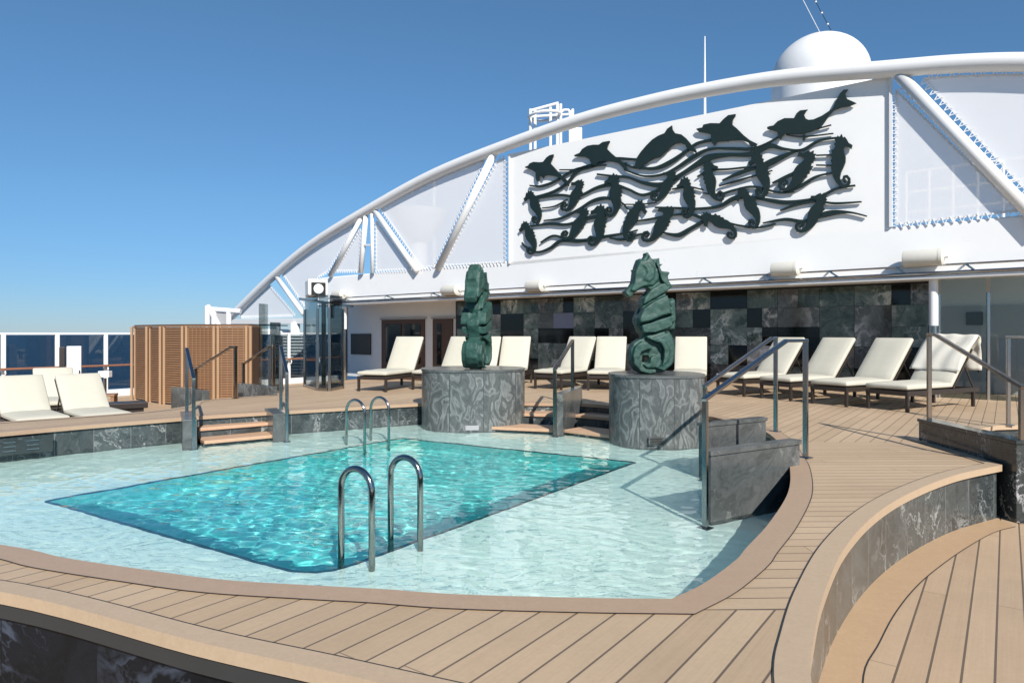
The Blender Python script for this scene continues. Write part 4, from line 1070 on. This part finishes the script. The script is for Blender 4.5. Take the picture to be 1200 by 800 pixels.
bm = B(); box(bm, (xx(675), .3, zz(148) / 2), (.42, .4, zz(148))); obj('locker_box', bm, M['white'], t, bevel=.03)
D = 27.0; t = thing('satellite_dish', 'pale satellite dish showing faintly through a mesh panel', 'satellite dish', (X(491, D), D, rz))
zt_ = HC + (390 - 247) * D / 800 - rz; r_ = 34 * D / 800
bm = B(); lathe(bm, [(0, zt_ + .12), (r_ * .5, zt_ + .08), (r_, zt_), (r_ * .96, zt_ - .12), (r_ * .7, zt_ - .75), (r_ * .35, zt_ - 1.25), (.25, zt_ - 1.3)], seg=40); obj('reflector', bm, M['white'], t, smooth=True)
bm = B(); tube(bm, [(0, 0, 0), (0, 0, zt_ - 1.2)], .35, 16); tube(bm, [(.6, 0, 0), (.6, 0, zt_ + 1.2)], .05, 8); obj('mast', bm, M['white'], t, smooth=True)
# rear deckhouse seen through the right panel
D = 19.0
t = thing('roof_railing', 'white railing on the roof seen through the triangular mesh panel', 'railing')
a = Vector((X(1062, D), D, 0)); bm = B()
for k in range(9):
    q = a + UV_ * (k * .55); tube(bm, [(q.x, q.y, rz), (q.x, q.y, rz + 2.6)], .035, 8)
for z_ in (1.5, 2.05, 2.6):
    q0_, q1_ = a, a + UV_ * 4.4; tube(bm, [(q0_.x, q0_.y, rz + z_), (q1_.x, q1_.y, rz + z_)], .03, 8)
obj('rails', bm, M['white'], t, smooth=True)
# stay wires
D = 24
w0_, w1_ = Vector((X(972, D), D, HC + (390 - 60) * D / 800)), Vector((X(915, D), D, HC + (390 + 30) * D / 800))
w1_.z = HC + (390 + 50) * D / 800
o = B(); tube(o, [w0_, w1_], .012, 6); o = obj('stay_wire', o, M['white']); prop(o, 'pale stay wire slanting up and left behind the radome', 'wire')
t = thing('light_string', 'dark cable with small bulbs slanting up beside the stay wire', 'string lights')
a = Vector((X(984, D), D, HC + (390 - 55) * D / 800)); b = Vector((X(928, D), D, HC + (390 + 50) * D / 800))
bm = B(); tube(bm, [a, b], .01, 6); obj('cable', bm, M['black'], t)
for k in range(1, 8):
    q = a.lerp(b, k / 8); bm = B(); bmesh.ops.create_icosphere(bm, subdivisions=1, radius=.045, matrix=Matrix.Translation(q)); obj('bulb', bm, M['white'], t, smooth='all')

# far left white frames and louvre
t = thing('gangway_frame', 'white and dark tubular frame behind the wood screen at the foot of the arch', 'frame')
D = 26; g2 = lambda px, py: Vector((X(px, D), D, HC + (390 - py) * D / 800))
bm = B()
for a, b in (((243, 358), (243, 440)), ((251, 362), (251, 440)), ((268, 364), (268, 440)), ((243, 362), (282, 365)), ((243, 358), (258, 384)), ((300, 388), (345, 389)), ((320, 388), (320, 440))):
    tube(bm, [g2(*a), g2(*b)], .10, 10)
obj('tubes', bm, M['white'], t, smooth=True)
bm = B(); slab3(bm, [g2(239.5, 360), g2(243, 360), g2(243, 445), g2(239.5, 445)], (0, .3, 0)); slab3(bm, [g2(252, 366), g2(268, 366), g2(268, 384), g2(252, 384)], (0, .05, 0)); obj('dark_panel', bm, M['grey_door'], t)
t = thing('louvre_wall', 'grey louvred panel behind the thick white truss leg', 'louvre')
D = 23.0; bm = B()
slab3(bm, [g2(322, 396), g2(400, 396), g2(400, 460), g2(322, 460)], (0, .1, 0)) if False else None
D = 23.0
gg = lambda px, py: Vector((X(px, D), D, HC + (390 - py) * D / 800))
for k in range(16):
    y_ = 393 + k * 3.6; a, b = gg(324, y_), gg(366, y_); bar(bm, a, b, .12, .05)
obj('slats', bm, M['white'], t)
bm = B(); slab3(bm, [gg(323, 392) + Vector((0, .08, 0)), gg(367, 392) + Vector((0, .08, 0)), gg(367, 455) + Vector((0, .08, 0)), gg(323, 455) + Vector((0, .08, 0))], (0, .05, 0)); obj('back_plate', bm, M['grey_wall'], t)

# skimmer grille and depth plate on left ring wall
t = thing('overflow_grille', 'dark slotted overflow grille set in the marble pool wall at far left', 'grille')
a, b = P(10, 513, -.06), P(46, 509.5, -.06)
pa_, pb_ = Vector((-5.93, 7.78, -.06)), Vector((-5.52, 8.19, -.06))
dd_ = (pb_ - pa_).normalized(); nn_ = Vector((dd_.y, -dd_.x, 0))
bm = B(); q = nn_ * .045; slab3(bm, [pa_ + q, pb_ + q, pb_ + q - Vector((0, 0, .2)), pa_ + q - Vector((0, 0, .2))], -nn_ * .03)
for c_ in range(2):
    for k in range(3):
        m0 = pa_ + dd_ * (.1 + c_ * .22) + q * 1.1 - Vector((0, 0, .05 + .05 * k)); bar(bm, m0, m0 + dd_ * .12, .012, .012, mi=1)
obj('plate', bm, [M['marble_dark'], M['steel']], t)

# ------------------------------------------------------------------ camera, light, world
cam = bpy.data.cameras.new('camera'); co = bpy.data.objects.new('camera', cam); C.objects.link(co)
co.location = (0, 0, HC); co.rotation_euler = (R(90), 0, 0); cam.lens = 24; cam.sensor_width = 36; cam.shift_y = -10 / 1200
cam.clip_start = .05; cam.clip_end = 100000
sc = bpy.context.scene; sc.camera = co
el = R(36); hz = Vector((-.30, .954, 0)).normalized()
Ls = Vector((hz.x * math.cos(el), hz.y * math.cos(el), -math.sin(el)))
sun = bpy.data.lights.new('sun', 'SUN'); so = bpy.data.objects.new('sun', sun); C.objects.link(so)
sun.cycles.is_caustics_light = True
wat.cycles.is_caustics_caster = True
for o in bpy.data.objects:
    if o.name.split('.')[0] in ('pool_basin', 'pool_wall', 'drum', 'tread', 'riser', 'cheek_wall', 'marble_block', 'marble_body', 'hoop', 'post', 'foot_plate'): o.cycles.is_caustics_receiver = True
sun.energy = 5.0; sun.angle = R(.53); sun.color = (1, .955, .89); so.rotation_euler = Ls.to_track_quat('-Z', 'Y').to_euler(); so.location = (4, -8, 12)
w = bpy.data.worlds.new('World'); sc.world = w; w.use_nodes = True
nt = w.node_tree; bg = nt.nodes['Background']; sky = nt.nodes.new('ShaderNodeTexSky'); sky.sky_type = 'NISHITA'; sky.sun_disc = False
sky.sun_elevation = el; sky.sun_rotation = math.atan2(-hz.x, -hz.y); sky.air_density = .9; sky.dust_density = .0; sky.ozone_density = 4.0; sky.altitude = 0
tcn = nt.nodes.new('ShaderNodeTexCoord'); sp_ = nt.nodes.new('ShaderNodeSeparateXYZ'); nt.links.new(tcn.outputs['Generated'], sp_.inputs[0])
rp = nt.nodes.new('ShaderNodeValToRGB'); nt.links.new(sp_.outputs[2], rp.inputs[0])
cr = rp.color_ramp; cr.elements[0].position = 0.0; cr.elements[0].color = (.27, .36, .53, 1); cr.elements[1].position = .5; cr.elements[1].color = (.60, .78, .80, 1)
for p_, c_ in ((.06, (.31, .43, .57)), (.18, (.42, .58, .65)), (.32, (.50, .68, .73))):
    e_ = cr.elements.new(p_); e_.color = (*c_, 1)
mx = nt.nodes.new('ShaderNodeMix'); mx.data_type = 'RGBA'; mx.blend_type = 'MULTIPLY'; mx.inputs[0].default_value = 1
nt.links.new(sky.outputs[0], mx.inputs[6]); nt.links.new(rp.outputs[0], mx.inputs[7])
nt.links.new(mx.outputs[2], bg.inputs[0]); bg.inputs[1].default_value = .12
vs_ = sc.view_settings; vs_.view_transform = 'Standard'; vs_.look = 'None'; vs_.exposure = 0.38; vs_.gamma = 1; vs_.use_curve_mapping = False
sc.cycles.use_denoising = True; sc.cycles.max_bounces = 10; sc.cycles.transparent_max_bounces = 16; sc.cycles.sample_clamp_indirect = 4
